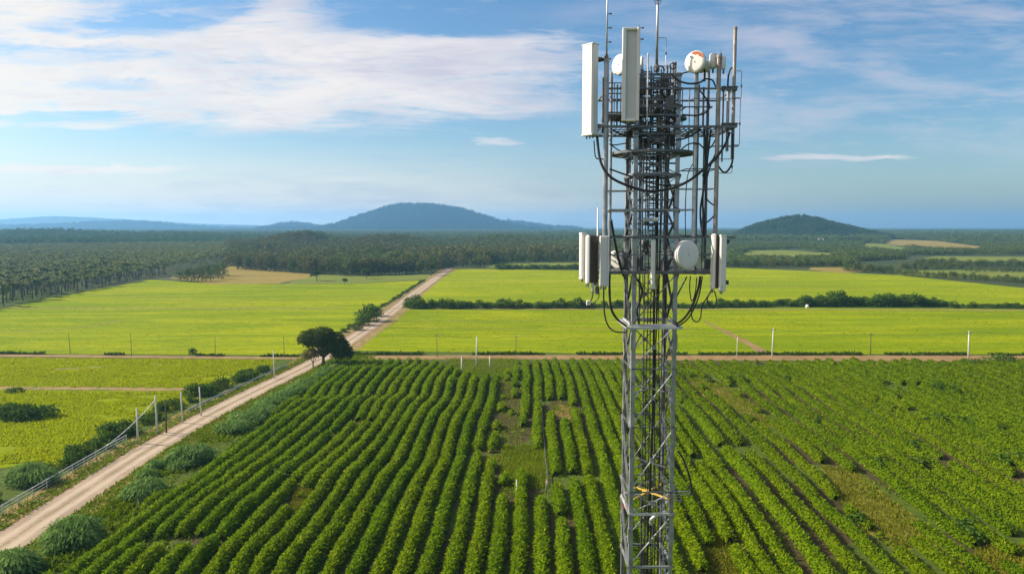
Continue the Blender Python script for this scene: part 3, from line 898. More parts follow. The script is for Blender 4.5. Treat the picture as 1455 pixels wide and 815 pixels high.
# cane clumps in that strip
for px, py, w, lab in ((45, 686, 6.0, 'blue green cane clump in the scrub beside the wire fence'),):
    o = link('cane_clump', cane_mesh(w, 2.4, 4, 3600)); o.location = ground_at(px, py); tag(o, lab, 'cane clump')
o = link('bush', shrub_mesh('bush', 10.5, 2.7, 2600, .5, M['shrub'], 5, 6.5, 14)); o.location = ground_at(32, 593); tag(o, 'broad dark bush mound out in the golden field', 'bush')
o = link('bush', shrub_mesh('bush', 3.4, 1.1, 300, .4, M['shrub'], 6, 3)); o.location = ground_at(20, 557); tag(o, 'small low bush on the dirt path behind the broad bush mound', 'bush')
o = link('bush', shrub_mesh('bush', 1.9, 1.9, 420, .35, M['shrub'], 7, 1.9)); o.location = ground_at(273, 503); tag(o, 'small round bush standing alone by the cross track', 'bush')
for (px, py, w, h, lab) in ((180, 510, 2.2, .9, None), (1420, 516, 9, 2.2, 'rounded green thicket at the far corner of the bushy crop'), (1385, 519, 6, 1.4, 'low green thicket next to the rounded one at the end of the dirt track'),
                            (195, 676, 2.8, 1.8, None)):
    if lab:
        o = link('bush', shrub_mesh('bush', w, h, 900, .45, M['shrub'], int(px), w * .8)); o.location = ground_at(px, py); tag(o, lab, 'bush')
# darker low bushes standing in the bushy crop
dk = [(1166, 604, 2.2), (1338, 606, 5), (1375, 609, 4.5), (1305, 640, 3), (1423, 620, 1.6), (1120, 548, 2), (1350, 525, 4), (1335, 561, 3.2), (1356, 563, 2.6), (1258, 668, 3.4), (1310, 668, 4.2), (1425, 664, 4), (1455, 664, 3), (1220, 750, 3.0), (1010, 549, 2), (1055, 549, 3.0), (1035, 549, 2.6), (430, 660, 3), (405, 690, 3.2), (385, 682, 2.5), (1375, 755, 3.4), (1390, 770, 3)]
dks = [shrub_mesh('bush', 1, .5, 200, .16, M['shrub'], 50 + s, .8, 7) for s in range(3)]
for i, (px, py, w) in enumerate(dk):
    o = link('bush', dks[i % 3]); o.location = ground_at(px, py); o.scale = (w, w, 2.6); o.rotation_euler = (0, 0, random.uniform(-.3, .3))
    tag(o, 'dark bush standing among the paler plants of the crop', 'bush', 'dark bushes among the crop')

# ------------------------------------------------------------------ trees further off
def tree_proto(w, h, n, leaf, mat, seed, trunk_h=.35, k=9, aspect=.65, skirt=0):
    cl = [((c[0][0], c[0][1], c[0][2] * (1 - trunk_h * .6) + h * trunk_h * .55), c[1], c[2]) for c in dome_clumps(w, h * .95, k, .2, seed, None, skirt)]
    q = NQ(); q.add(*crown_quads(n, cl, leaf, aspect)); crown = q.mesh('crown', M[mat])
    return crown, limb_mesh(h * .85, h * .022 + .05, w * .8, h * trunk_h, 5, seed)


def place_tree(proto, loc, s, label, cat, group=None, name='tree', sz=1.0):
    t = empty(name, loc, random.uniform(0, 6.28)); t.scale = (s, s, s * sz)
    link('crown', proto[0], t); link('trunk', proto[1], t)
    tag(t, label, cat, group); return t


tp = [tree_proto(5.0, 4.6, 620, .55, 'shrub', 20 + s, .05, 9, .65, 9) for s in range(4)]
# field hedge, two stretches of it
hed = []
for px in np.arange(578, 835, 5.4): hed.append((px, 437.5, 'a'))
for px in np.arange(1022, 1090, 5.6): hed.append((px, 436, 'b'))
for px in np.arange(1092, 1350, 4.9): hed.append((px, 434.5, 'c'))
for px in np.arange(1350, 1560, 6.2): hed.append((px, 437, 'd'))
for px in np.arange(838, 1022, 7): hed.append((px, 437, 'e'))
hl = {'a': ('rounded shrub in the field hedge between the road and the tower', 'shrubs of the hedge between the road and the tower'),
      'b': ('squat shrub in the dense hedge just past the tower and before the small white tank', 'shrubs of the dense hedge beside the tower'),
      'c': ('tall shrub in the high stretch of field hedge behind the small white tank', 'shrubs of the high stretch of hedge'),
      'd': ('low shrub in the thin hedge end reaching the edge of the photo', 'shrubs of the thin hedge end'),
      'e': ('shrub of the field hedge seen through the lattice tower', 'shrubs seen through the tower')}
for i, (px, py, s_) in enumerate(hed):
    g = gp(px + random.uniform(-2, 2), py + random.uniform(-.9, .9))
    base = {'a': .80, 'b': .80, 'c': .88, 'd': .55, 'e': .7}[s_]
    if s_ == 'c': base *= .55 + .75 * sstep(px, 1090, 1160) - .5 * sstep(px, 1290, 1350)
    if s_ == 'a' and px < 612: base *= 1.25
    s = base * random.uniform(.62, 1.28)
    place_tree(tp[i % 4], (g[0], g[1], 0), s, hl[s_][0], 'shrub', hl[s_][1], 'shrub', random.uniform(.8, 1.15))
# bushes on the far side of the road
for px, py, s, lab in ((523, 456, 1.75, 'big round bush on the road bank beyond the large tree'), (515, 462, 1.15, 'smaller bush in front of the big round one on the road bank'), (535, 449, 1.1, 'bush behind the big round one on the road bank'),
                       (508, 469, .8, 'lowest bush at the near end of the road bank'), (588, 436, 1.5, 'bushy clump where the field hedge meets the road')):
    g = gp(px, py); place_tree(tp[1], (g[0], g[1], 0), s, lab, 'bush', None, 'bush', .8)
for y in np.arange(235, 470, 6.0):
    for side in (-6.5,) if y < 330 else (-5.5,):
        if 262 < y < 290: continue
        o = link('shrub', scrub[k % 4]); k += 1; s = random.uniform(.35, .75)
        o.location = (float(smooth_road([y])[0]) + side + random.uniform(-.6, .6), y, 0); o.scale = (s, s * 1.6, s * .9); o.rotation_euler = (0, 0, random.uniform(-.2, .2))
        tag(o, 'low dark shrub on the bank of the straight far stretch of road', 'shrub', 'shrubs on the bank of the far road')
lone = [tree_proto(5.2, 6.2, 420, .7, 'tree', 40 + s, .3) for s in range(3)]
for px, py, s, lab in ((450, 399, 1.35, 'small dark tree alone at the edge of the tan field'), (486, 392, .85, 'tiny tree in the middle of the pale field before the wood'), (521, 396, 1.3, 'small dark tree on the pale field nearest the road'),
                       (490, 404, .7, 'little bush on the bright field under the tiny tree'), (612, 391, 1.7, 'dark tree standing against the wood beside the end of the road')):
    g = gp(px, py); place_tree(lone[0], (g[0], g[1], 0), s, lab, 'tree')
# stand of trees on the corner of the palm plantation
edge = [tree_proto(9.5, 13, 420, 1.15, 'woodbrown', 60 + s, .10, 11, .65, 8) for s in range(4)] + [tree_proto(9, 13.5, 420, 1.1, 'wood', 70 + s, .10, 11, .65, 8) for s in range(3)]
pts = [(256, 399), (266, 400), (277, 400), (288, 400), (299, 399), (310, 396), (270, 394), (284, 394), (296, 393), (307, 391), (317, 392)]
for px, py in pts:
    g = gp(px, py); place_tree(edge[4 + random.randrange(3)], (g[0], g[1], 0), random.uniform(.62, .85), 'dark tree of the small grove between the palms and the tan field', 'tree', 'grove at the corner of the tan field')
# edge of the wood behind the fields
wl = [(338, 382), (400, 386), (440, 388.5), (500, 391), (560, 390), (600, 387.5), (625, 382), (636, 380)]
wx = np.array([p[0] for p in wl]); wy = np.array([p[1] for p in wl])
for i, px in enumerate(np.arange(338, 634, 5.2)):
    for row in range(1):
        py = np.interp(px, wx, wy) - row * 3.2
        g = gp(px + random.uniform(-2, 2), py + random.uniform(-.4, .4))
        pr = edge[random.randrange(4)] if random.random() < .68 else edge[4 + random.randrange(3)]
        place_tree(pr, (g[0], g[1], 0), random.uniform(.6, 1.2), 'olive brown tree in the front edge of the wood behind the fields', 'tree', 'trees at the edge of the wood')
for i, px in enumerate(np.arange(644, 845, 6.4)):
    py = np.interp(px, [640, 690, 700, 840, 905], [378, 380, 374, 372, 374])
    g = gp(px, py + random.uniform(-.6, .6))
    place_tree(edge[random.randrange(7)], (g[0], g[1], 0), random.uniform(.6, .95), 'tree in the wood edge between the end of the road and the tower', 'tree', 'trees past the end of the road')
for i, px in enumerate(np.arange(708, 835, 6.5)):
    g = gp(px, 382.6 + random.uniform(-.4, .4))
    place_tree(tp[i % 4], (g[0], g[1], 0), random.uniform(.9, 1.35), 'small bush in the thin hedge dividing the lime field from the pale one behind', 'bush', 'bushes of the far thin hedge', 'bush', .9)
# right-hand tree lines
bands = [(1030, 1208, 380, 379, 5.0, .62, 'tree in the wood edge right behind the lime field past the tower', 'trees of the wood edge past the tower', 1),
         (1200, 1280, 385, 389, 4.6, .50, 'tree where the wood edge runs down to the lime field', 'trees on the slope of the wood edge', 1),
         (1280, 1480, 391.5, 404, 4.6, .36, 'low tree in the line bordering the lime field on its far corner', 'trees bordering the corner of the lime field', 1),
         (1282, 1370, 383, 383, 5, .42, 'tree in the short dark line between two pale fields', 'trees of the short dark line', 1),
         (1300, 1480, 378, 379, 5, .52, 'tree in the long dark belt beyond the pale fields', 'trees of the long dark belt', 1),
         (1372, 1480, 386, 387, 7, .3, 'small bush dotted along the pale strip of field', 'bushes on the pale strip', 1),
         (1050, 1230, 371, 370, 5, .5, 'tree in the belt below the small hill', 'trees of the belt below the small hill', 1)]
for a, b, ya, yb, st, s0, lab, grp, rows in bands:
    for px in np.arange(a, b, st):
        for r_ in range(rows):
            py = np.interp(px, [a, b], [ya, yb]) - r_ * 2.2
            g = gp(px + random.uniform(-2, 2), py + random.uniform(-.5, .5))
            place_tree(edge[random.choice((4, 5, 6, 4, 5, 6, 0))], (g[0], g[1], 0), s0 * random.uniform(.75, 1.25), lab, lab.split(' in ')[0].split(' dotted')[0].split()[-1] if 'bush' in lab else 'tree', grp, 'bush' if 'bush' in lab else 'tree')
g = gp(1352, 377); place_tree(tree_proto(9, 10, 300, 1.2, 'palm', 91, .2), (g[0], g[1], 0), .8, 'single pale round tree in front of the long dark belt', 'tree')

# ------------------------------------------------------------------ palms
def palm_parts(seed, fine=True):
    rs = random.Random(seed); mb = MB()
    h = 8.2; b = rs.uniform(-.5, .5)
    mb.tube([(0, 0, -.2), (b * .3, 0, h * .4), (b * .7, .1, h * .75), (b, .1, h)], [.26, .2, .17, .15], 6)
    tr = mb.mesh('trunk', M['palmbark'], True)
    q = NQ(); nf = 17 if fine else 12
    for i in range(nf):
        a = 2 * PI * i / nf * 2.4 + rs.uniform(-.2, .2); el = rs.uniform(-.25, 1.15); L = rs.uniform(3.2, 4.4)
        seg = 5 if fine else 3
        pts = []; p = np.array((b, .1, h)); e = el
        dirv = np.array((math.cos(a), math.sin(a)))
        for s_ in range(seg + 1):
            pts.append(p.copy()); p = p + np.array((dirv[0] * math.cos(e), dirv[1] * math.cos(e), math.sin(e))) * L / seg; e -= 1.9 / seg * rs.uniform(.7, 1.1)
        pts = np.array(pts); sd = np.array((-dirv[1], dirv[0], 0))
        wd = np.interp(np.linspace(0, 1, seg + 1), [0, .25, .7, 1], [.12, .62, .5, .08])
        A = pts + sd * wd[:, None] - np.array((0, 0, 1)) * wd[:, None] * .55; B = pts - sd * wd[:, None] - np.array((0, 0, 1)) * wd[:, None] * .55
        for E in (A, B):
            Vv = np.concatenate([pts, E]); n_ = seg + 1
            q.add(Vv, np.array([(j, j + 1, n_ + j + 1, n_ + j) for j in range(seg)]))
    return q, tr


pal = [palm_parts(s) for s in range(4)]
pal_me = [(q.mesh('crown', M['palm']), tr) for q, tr in pal]
pal_far = [palm_parts(20 + s, False)[0].arr()[:2] for s in range(4)]
PALM = poly([(-260, 492), (-100, 456), (0, 436), (60, 423.5), (120, 412), (180, 400), (250, 387), (300, 377), (355, 362), (372, 356), (340, 350.5), (-420, 350.5)])
sp = 6.4; pos = []
for ix, x in enumerate(np.arange(-900, -150, sp)):
    for y in np.arange(180, 1300, sp):
        pos.append((x + random.uniform(-2.4, 2.4), y + (sp / 2 if ix % 2 else 0) + random.uniform(-2.4, 2.4)))
pos = np.array(pos); pos = pos[inside(PALM, pos[:, 0], pos[:, 1])]
ppx = CX + pos[:, 0] / (pos[:, 1] * CP) * F
pos = pos[ppx > -90]; ppx = ppx[ppx > -90]
# nearest palms in view are trees of their own
dist = np.hypot(pos[:, 0], pos[:, 1]) + np.where(ppx < -5, 1e5, 0)
order = np.argsort(dist)
near, rest = order[:285], order[285:]
for j, i in enumerate(near):
    x, y = pos[i]; s = random.uniform(.72, 1.12)
    t = empty('palm_tree', (x, y, 0), random.uniform(0, 6.28)); t.scale = (s, s, s * random.uniform(.85, 1.1))
    c, tr = pal_me[j % 4]; link('crown', c, t); link('trunk', tr, t)
    tag(t, 'grey green palm in the near part of the plantation, along the lime field', 'palm tree', 'palms along the edge of the plantation')


def scatter_mesh(name, protos, P, S, mat, label, cat='wood', SZ=None):
    """many far trees that read as one mass, as one object"""
    q = NQ(); n = len(P); which = rng.integers(0, len(protos), n); rot = rng.uniform(0, 2 * PI, n)
    for k_, (pv, pq) in enumerate(protos):
        i = np.where(which == k_)[0]
        if len(i) == 0: continue
        c, s = np.cos(rot[i]), np.sin(rot[i]); sc = S[i]
        sz = sc if SZ is None else SZ[i]
        x = (pv[None, :, 0] * c[:, None] - pv[None, :, 1] * s[:, None]) * sc[:, None] + P[i, 0:1]
        y = (pv[None, :, 0] * s[:, None] + pv[None, :, 1] * c[:, None]) * sc[:, None] + P[i, 1:2]
        z = pv[None, :, 2] * sz[:, None] + P[i, 2:3]
        V_ = np.stack([x, y, z], -1).reshape(-1, 3)
        Q_ = (pq[None] + (np.arange(len(i)) * len(pv))[:, None, None]).reshape(-1, 4)
        q.add(V_, Q_)
    V_, Q_, _ = q.arr()
    o = link(name, np_mesh(name, V_, Q_, mat))
    return tag(o, label, cat, kind='stuff')


pr_ = pos[rest]
scatter_mesh('palm_forest', pal_far, np.column_stack([pr_, np.zeros(len(pr_))]), rng.uniform(.72, 1.12, len(pr_)), M['palm'], 'grey green mass of palms filling the plantation behind its edge', 'palm forest')


def clump_arr(w, h, n, leaf, seed, k=8):
    Vv, Qv = crown_quads(n, dome_clumps(w, h, k, .1, seed, None, 4), leaf, .8); return Vv, Qv


unit_tree = [clump_arr(1.0, 1.0, 210, .10, 100 + s, 7) for s in range(6)]
unit_tall = [clump_arr(.6, 1.0, 90, .11, 120 + s, 6) for s in range(5)]


def ring_scatter(pxa, pxb, d0, d1, step):
    """points on the ground spread evenly as seen: spacing grows with distance"""
    out = []; d = d0
    while d < d1:
        s = d * step
        for a in np.arange((pxa - CX) / F, (pxb - CX) / F, step): out.append((( a + random.uniform(-.5, .5) * step) * d, d + random.uniform(-.5, .5) * s))
        d += s * .9
    return np.array(out)


FF = [wob for wob in (poly(p) for p, _ in far_fields)]
# tall wood behind the palms
P = ring_scatter(-150, 372, 1010, 1650, .0085)
P = P[(P[:, 1] > np.interp(CX + P[:, 0] / P[:, 1] * F, [-150, 200, 372], [1010, 1120, 1250]))]
scatter_mesh('forest', unit_tall, np.column_stack([P, terr(P[:, 0], P[:, 1])]), rng.uniform(9, 15, len(P)) + 9 * vn(P[:, 0] / 80, P[:, 1] / 60, 27), M['conifer'], 'tall dark even wood behind the palm plantation')
# wood behind the fields, in the middle
P = ring_scatter(330, 900, 545, 1300, .0105)
px = CX + P[:, 0] / P[:, 1] * F
edge_y = np.array([gp(p, q_)[1] for p, q_ in zip(np.interp(px, [330, 900], [330, 900]), np.interp(px, [330, 400, 500, 600, 636, 645, 690, 700, 900], [378, 382, 387, 383, 377, 375, 376, 371, 370]))])
P = P[P[:, 1] > edge_y]
P = P[vn(P[:, 0] / 38, P[:, 1] / 55, 19) > .16]
S = rng.uniform(9, 19, len(P)) * (P[:, 1] / 700) ** .35
mk = vn(P[:, 0] / 60, P[:, 1] / 110, 9) + .25 * (rng.random(len(P)) - .5) > .5
HT = rng.uniform(5, 10, len(P)) + 8 * vn(P[:, 0] / 45, P[:, 1] / 60, 23)
for sel, mt, lab in ((mk, 'woodbrown', 'olive brown part of the wood in the middle distance'), (~mk, 'wood', 'dark green part of the wood in the middle distance')):
    p_ = P[sel]; scatter_mesh('forest', unit_tree, np.column_stack([p_, terr(p_[:, 0], p_[:, 1])]), S[sel], M[mt], lab, SZ=HT[sel])
# wood to the right, between the far fields
P = ring_scatter(1000, 1560, 640, 1500, .009)
px = CX + P[:, 0] / P[:, 1] * F
lim = np.interp(px, [1000, 1030, 1210, 1215, 1280, 1290, 1560], [640, 640, 640, 720, 760, 880, 880])
kp = P[:, 1] > lim
for pl_ in FF:
    c_ = pl_.mean(0)
    # leave the field itself and the ground just in front of it, which tall trees would hide
    g_ = np.concatenate([pl_, pl_ * .93]); lo, hi = g_.min(0), g_.max(0)
    kp &= ~(inside(pl_, P[:, 0], P[:, 1]) | inside(pl_ * .96, P[:, 0], P[:, 1]) | inside(pl_ * .92, P[:, 0], P[:, 1]))
kp &= vn(P[:, 0] / 70, P[:, 1] / 60, 14) > .22
P = P[kp]
scatter_mesh('forest', unit_tree, np.column_stack([P, terr(P[:, 0], P[:, 1])]), rng.uniform(8, 14, len(P)), M['wood'], 'dark wood between the far fields past the tower', SZ=rng.uniform(5, 8, len(P)))
# far flat woods to the horizon
P = ring_scatter(-250, 1700, 1450, 4200, .0105)
kp = np.ones(len(P), bool)
for pl_ in FF: kp &= ~(inside(pl_, P[:, 0], P[:, 1]) | inside(pl_ * .96, P[:, 0], P[:, 1]) | inside(pl_ * .92, P[:, 0], P[:, 1]))
P = P[kp]
scatter_mesh('forest', unit_tree, np.column_stack([P, terr(P[:, 0], P[:, 1])]), P[:, 1] * .0125 * rng.uniform(.8, 1.5, len(P)), M['wood'], 'far flat woods reaching to the horizon', SZ=rng.uniform(6, 17, len(P)))

# ------------------------------------------------------------------ hills
def hill(sil, d, sy, n_trees, tree, mat, label, base=-2.0, asym=1.0):
    """a ridge whose crest runs through the given outline at distance d, wooded all over"""
    sx = np.array([(p[0] - CX) / F * d for p in sil]); sz = np.array([max(0, CAMZ + (HOR - p[1]) / F * d) for p in sil])
    xs = np.linspace(sx[0], sx[-1], 120)
    prof = np.interp(xs, sx, sz); kk = np.ones(5) / 5
    prof = np.convolve(np.pad(prof, 2, 'edge'), kk, 'valid')
    prof = prof * (1 + .10 * (fbm(xs / (max(sz) * 1.1 + 1), d, 12, 3) - .5)) + max(sz) * .03 * (vn(xs / (max(sz) * .35 + 1), d, 15) - .5)
    def hz(x, y):
        p = np.interp(x, xs, prof)
        return base + (p - base) * np.exp(-((y - d) / (sy * (.55 + .45 * p / max(prof)))) ** 2) * (1 - .10 * fbm(x / (sy * .3), y / (sy * .3), 5, 2) * (np.abs(y - d) > sy * .12))
    ysv = np.linspace(d - 2.2 * sy, d + 2.2 * sy, 60)
    Xh, Yh = np.meshgrid(xs, ysv); Zh = hz(Xh, Yh)
    ii = np.arange(Xh.size).reshape(Xh.shape)
    Qh = np.stack([ii[:-1, :-1], ii[:-1, 1:], ii[1:, 1:], ii[1:, :-1]], -1).reshape(-1, 4)
    o = link('hill', np_mesh('hill', np.stack([Xh, Yh, Zh], -1).reshape(-1, 3), Qh, M['forestfloor'], smooth=True)); tag(o, kind='structure')
    if n_trees:
        x = rng.uniform(xs[0], xs[-1], n_trees); y = rng.uniform(d - 2.0 * sy, d + .35 * sy, n_trees)
        z = hz(x, y); kp = z > 1
        P = np.column_stack([x, y, z - tree * .25])[kp]
        scatter_mesh('forest', unit_tree, P, tree * rng.uniform(.6, 1.7, len(P)), M[mat], label, SZ=tree * rng.uniform(.45, 1.35, len(P)) ** 1.0)


hill([(330, 335), (375, 332), (420, 325), (450, 325), (480, 321), (500, 312), (520, 305), (545, 298), (570, 293), (597, 291.5), (622, 293), (650, 298), (690, 309), (715, 317), (745, 325), (790, 333)], 4900, 420, 9000, 25, 'hillwood', 'trees covering the big blue hill')
hill([(345, 333), (375, 326), (400, 319.5), (418, 317.5), (440, 320), (470, 326), (520, 333)], 5700, 340, 2000, 26, 'hillwood', 'trees covering the small hump beside the big blue hill')
hill([(640, 334), (690, 318), (720, 314.5), (745, 317), (775, 322), (830, 327), (900, 334)], 6200, 340, 2200, 28, 'hillwood', 'trees covering the low shoulder behind the big blue hill')
hill([(-260, 330), (-120, 322), (0, 322), (60, 321), (110, 319), (150, 316), (190, 315), (230, 318), (262, 322), (310, 325), (380, 330), (430, 334)], 6000, 360, 5000, 26, 'hillwood', 'trees covering the long low blue ridge')
hill([(-420, 318), (-200, 312), (-80, 311), (0, 312), (40, 309), (75, 306.5), (110, 308), (170, 311), (230, 315), (300, 318.5), (420, 321), (560, 324)], 8600, 450, 0, 40, 'wood', None)
hill([(1010, 345), (1045, 334), (1065, 325), (1085, 318.5), (1105, 312.5), (1125, 310), (1145, 310), (1165, 314), (1185, 319.5), (1210, 325), (1235, 331), (1258, 338), (1290, 345)], 1950, 150, 4600, 11, 'hillgreen', 'dark trees covering the small green hill past the tower')

# ------------------------------------------------------------------ poles, fences, wires
def pole(px, pyb, pyt, r, mat, label, cross=False, name='pole', group=None, Yadd=0):
    g = gp(px, pyb); h = (pyb - pyt) / F * g[1]
    z0 = float(terr(g[0], g[1]))
    t = empty(name, (g[0], g[1], z0)); t.rotation_euler = (R(random.uniform(-1.5, 1.5)), R(random.uniform(-1.6, 1.6)), 0); tag(t, label, 'pole', group)
    mb = MB(); mb.tube([(0, 0, -.4), (0, 0, h * .6), (0, 0, h)], [r, r * .85, r * .7], 8); mb.build('post', M[mat], t, True)
    mb = MB(); mb.lathe([(r * .9, 0), (r * .9, .10), (r * .3, .16)], (0, 0, h), n=8); mb.build('cap', M[mat], t)
    if cross:
        mb = MB(); mb.box((0, -.02, h - .35), (1.5, .09, .11)); a = mb.build('crossarm', M['timber'], t)
        for sx in (-.65, 0, .65):
            mb = MB(); mb.lathe([(.04, 0), (.055, .06), (.03, .14)], (sx, -.02, h - .295), n=8); mb.build('insulator', M['white'], a)
    return t, Vector((g[0], g[1], z0 + h))


roadpoles = [(196, 630, 579, .17, 'concrete', 'pale post nearest the camera beside the gravel road'), (223.5, 617, 561, .17, 'concrete', 'tall pale post standing just in front of the dark post by the road'),
             (236.5, 615, 566, .15, 'timber', 'dark timber post beside the gravel road'), (259, 601, 557, .15, 'concrete', 'pale post just beyond the dark timber post by the road'),
             (286, 591, 549, .15, 'concrete', 'pale post at the near end of the guard rail'), (390, 538, 497, .15, 'concrete', 'lone pale post beside the road near the large tree')]
tops = []
for p in roadpoles: tops.append(pole(*p)[1])
for p in [(100, 502, 474, .08, 'timber', 'thin dark pole in the lime field, furthest from the road', False), (187, 506, 473, .08, 'timber', 'dark pole by the cross track in front of the lime field', False),
          (306, 504, 478, .08, 'timber', 'thin pole by the cross track behind the small round bush', False), (404, 503, 478, .08, 'timber', 'thin pole in the lime field close to the large tree', False),
          (677, 520, 478, .19, 'concrete', 'tall white pole in the grass clearing by the dirt track', False), (656, 536, 511, .16, 'concrete', 'short white post at the head of the crop rows', False),
          (696, 523, 506, .16, 'concrete', 'short white post behind the tall one in the grass clearing', False), (621, 507, 474, .08, 'timber', 'thin dark pole beyond the dirt track where the crop rows start', True),
          (733, 503, 476, .08, 'timber', 'thin dark pole beyond the dirt track behind the clearing', True),
          (1097, 507, 466, .2, 'concrete', 'white pole where the diagonal track meets the dirt track', True), (1047, 507, 479, .12, 'concrete', 'thin pale post inside the fork of the diagonal track', False),
          (1237, 503, 473, .12, 'timber', 'thin dark pole between the two white ones beyond the dirt track', True), (1376, 510, 470, .2, 'concrete', 'white pole beside the dirt track near the rounded thicket', True)]:
    tops.append(pole(*p)[1])


def wire(a, b, sag, r, name, label, group=None, n=14):
    mb = MB(); pts = []
    for i in range(n + 1):
        t_ = i / n; p = a.lerp(b, t_); p.z -= sag * 4 * t_ * (1 - t_); pts.append(p)
    mb.tube(pts, r, 5); o = mb.build(name, M['steel_dk'], None, True); tag(o, label, 'wire', group); return o


T = tops
e1 = at(1600, 467, T[-1].y)
wire(T[-4], T[-2], .9, .03, 'power_line', 'thin wire strung between the white pole and the dark pole beyond the dirt track')
wire(T[-2], T[-1], .9, .03, 'power_line', 'thin wire strung from the dark pole to the white pole near the thicket')
wire(T[-1], e1, .9, .03, 'power_line', 'thin wire running from the last white pole out of the photo')
wire(T[-5], T[-4], 1.4, .03, 'power_line', 'thin wire crossing the lime field behind the tower')
wire(T[-6], T[-5], .9, .03, 'power_line', 'thin wire above the dirt track between the two thin dark poles')


# guard rail along the bend of the road
def along(y0, y1, off, step): ys_ = np.arange(y0, y1, step); return np.column_stack([smooth_road(ys_) + off, ys_])


gr = along(136, 184, -4.9, 2.4)
t = empty('guard_rail', (gr[0][0], gr[0][1], 0)); tag(t, 'low blue grey guard rail following the bend of the gravel road', 'guard rail')
o0 = Vector((gr[0][0], gr[0][1], 0))
mb = MB()
for zc in (.42, .62):
    mb.tube([Vector((x, y, zc)) - o0 for x, y in gr], .07, 6)
for i in range(len(gr) - 1):
    mb.bar(Vector((*gr[i], .52)) - o0, Vector((*gr[i + 1], .52)) - o0, .05, .22)
mb.build('beam', M['rail'], t, True)
for x, y in gr:
    mb = MB(); mb.box(Vector((x - .12, y, .26)) - o0, (.12, .12, .75)); mb.build('post', M['rail'], t)
# wire fence on the near stretch
fe = along(66, 119, -5.6, 3.0)
t = empty('wire_fence', (fe[0][0], fe[0][1], 0)); tag(t, 'pale pipe and wire fence along the near stretch of the gravel road', 'fence')
o0 = Vector((fe[0][0], fe[0][1], 0))
mb = MB()
for zc, r in ((1.25, .07), (.85, .045), (.45, .03)):
    mb.tube([Vector((x, y, zc)) - o0 for x, y in fe], r, 6)
mb.build('rail', M['steel_lt'], t, True)
for i, (x, y) in enumerate(fe):
    mb = MB(); mb.tube([Vector((x, y, -.3)) - o0, Vector((x, y, 1.35)) - o0], .06, 6); mb.build('post', M['concrete'], t)
wire(Vector((fe[-3][0], fe[-3][1], 1.25)), T[1] - Vector((0, 0, .4)), .5, .06, 'stay_wire', 'pale stay wire rising from the fence end to the tall post').data.materials[0] = M['steel_lt']

# irrigation pipe and stake in the crop
a, b = gp(778, 700), gp(766, 541); mb = MB(); pts = []
for i in range(40):
    p = a + (b - a) * i / 39; pts.append((p[0] + .04 * math.sin(i * .8), p[1], float(terr(p[0], p[1])) + .5))
mb.tube(pts, .05, 6); o = mb.build('irrigation_pipe', M['steel_dk'], None, True); tag(o, 'thin pale irrigation pipe laid along a furrow in the grassy clearing', 'pipe')
pole(776, 706, 688, .1, 'rusty', 'short rusty stake at the near end of the irrigation pipe', name='stake')
pole(734, 708, 688, .1, 'concrete', 'short grey stake on the grass beside the crop row ends', name='stake')

# small white van by the hedge, white house below the hill
g = gp(1147, 436.8); t = empty('water_tank', (g[0], g[1], .08)); tag(t, 'small white water tank standing in front of the field hedge', 'tank')
mb = MB(); mb.lathe([(.55, 0), (.62, .05), (.62, .85), (.5, 1.0), (.2, 1.08)], (0, 0, .12), n=18); mb.build('body', M['wall'], t, True)
mb = MB(); mb.lathe([(.2, 0), (.2, .08)], (0, 0, 1.19), n=12); mb.build('lid', M['unit'], t)
mb = MB(); mb.box((0, 0, .06), (1.5, 1.5, .12)); mb.build('base', M['concrete'], t)
g = gp(1166, 345); t = empty('house', (g[0], g[1], float(terr(*g))), R(-8)); t.scale = (.85, .85, .85); tag(t, 'tiny white house at the foot of the small green hill', 'house')
mb = MB(); mb.box((0, 0, 4), (12, 8, 8)); mb.build('wall', M['wall'], t)
mb = MB(); mb.add([(-6.5, -4.5, 7.9), (6.5, -4.5, 7.9), (6.5, 4.5, 7.9), (-6.5, 4.5, 7.9), (-6.5, 0, 10.5), (6.5, 0, 10.5)], [(0, 1, 5, 4), (2, 3, 4, 5), (0, 4, 3), (1, 2, 5), (3, 2, 1, 0)]); mb.build('roof', M['roof'], t)
mb = MB(); mb.box((-2, -4.02, 4.5), (1.4, .06, 1.6)); mb.box((2.5, -4.02, 4.5), (1.4, .06, 1.6)); mb.build('window', M['glass'], t)

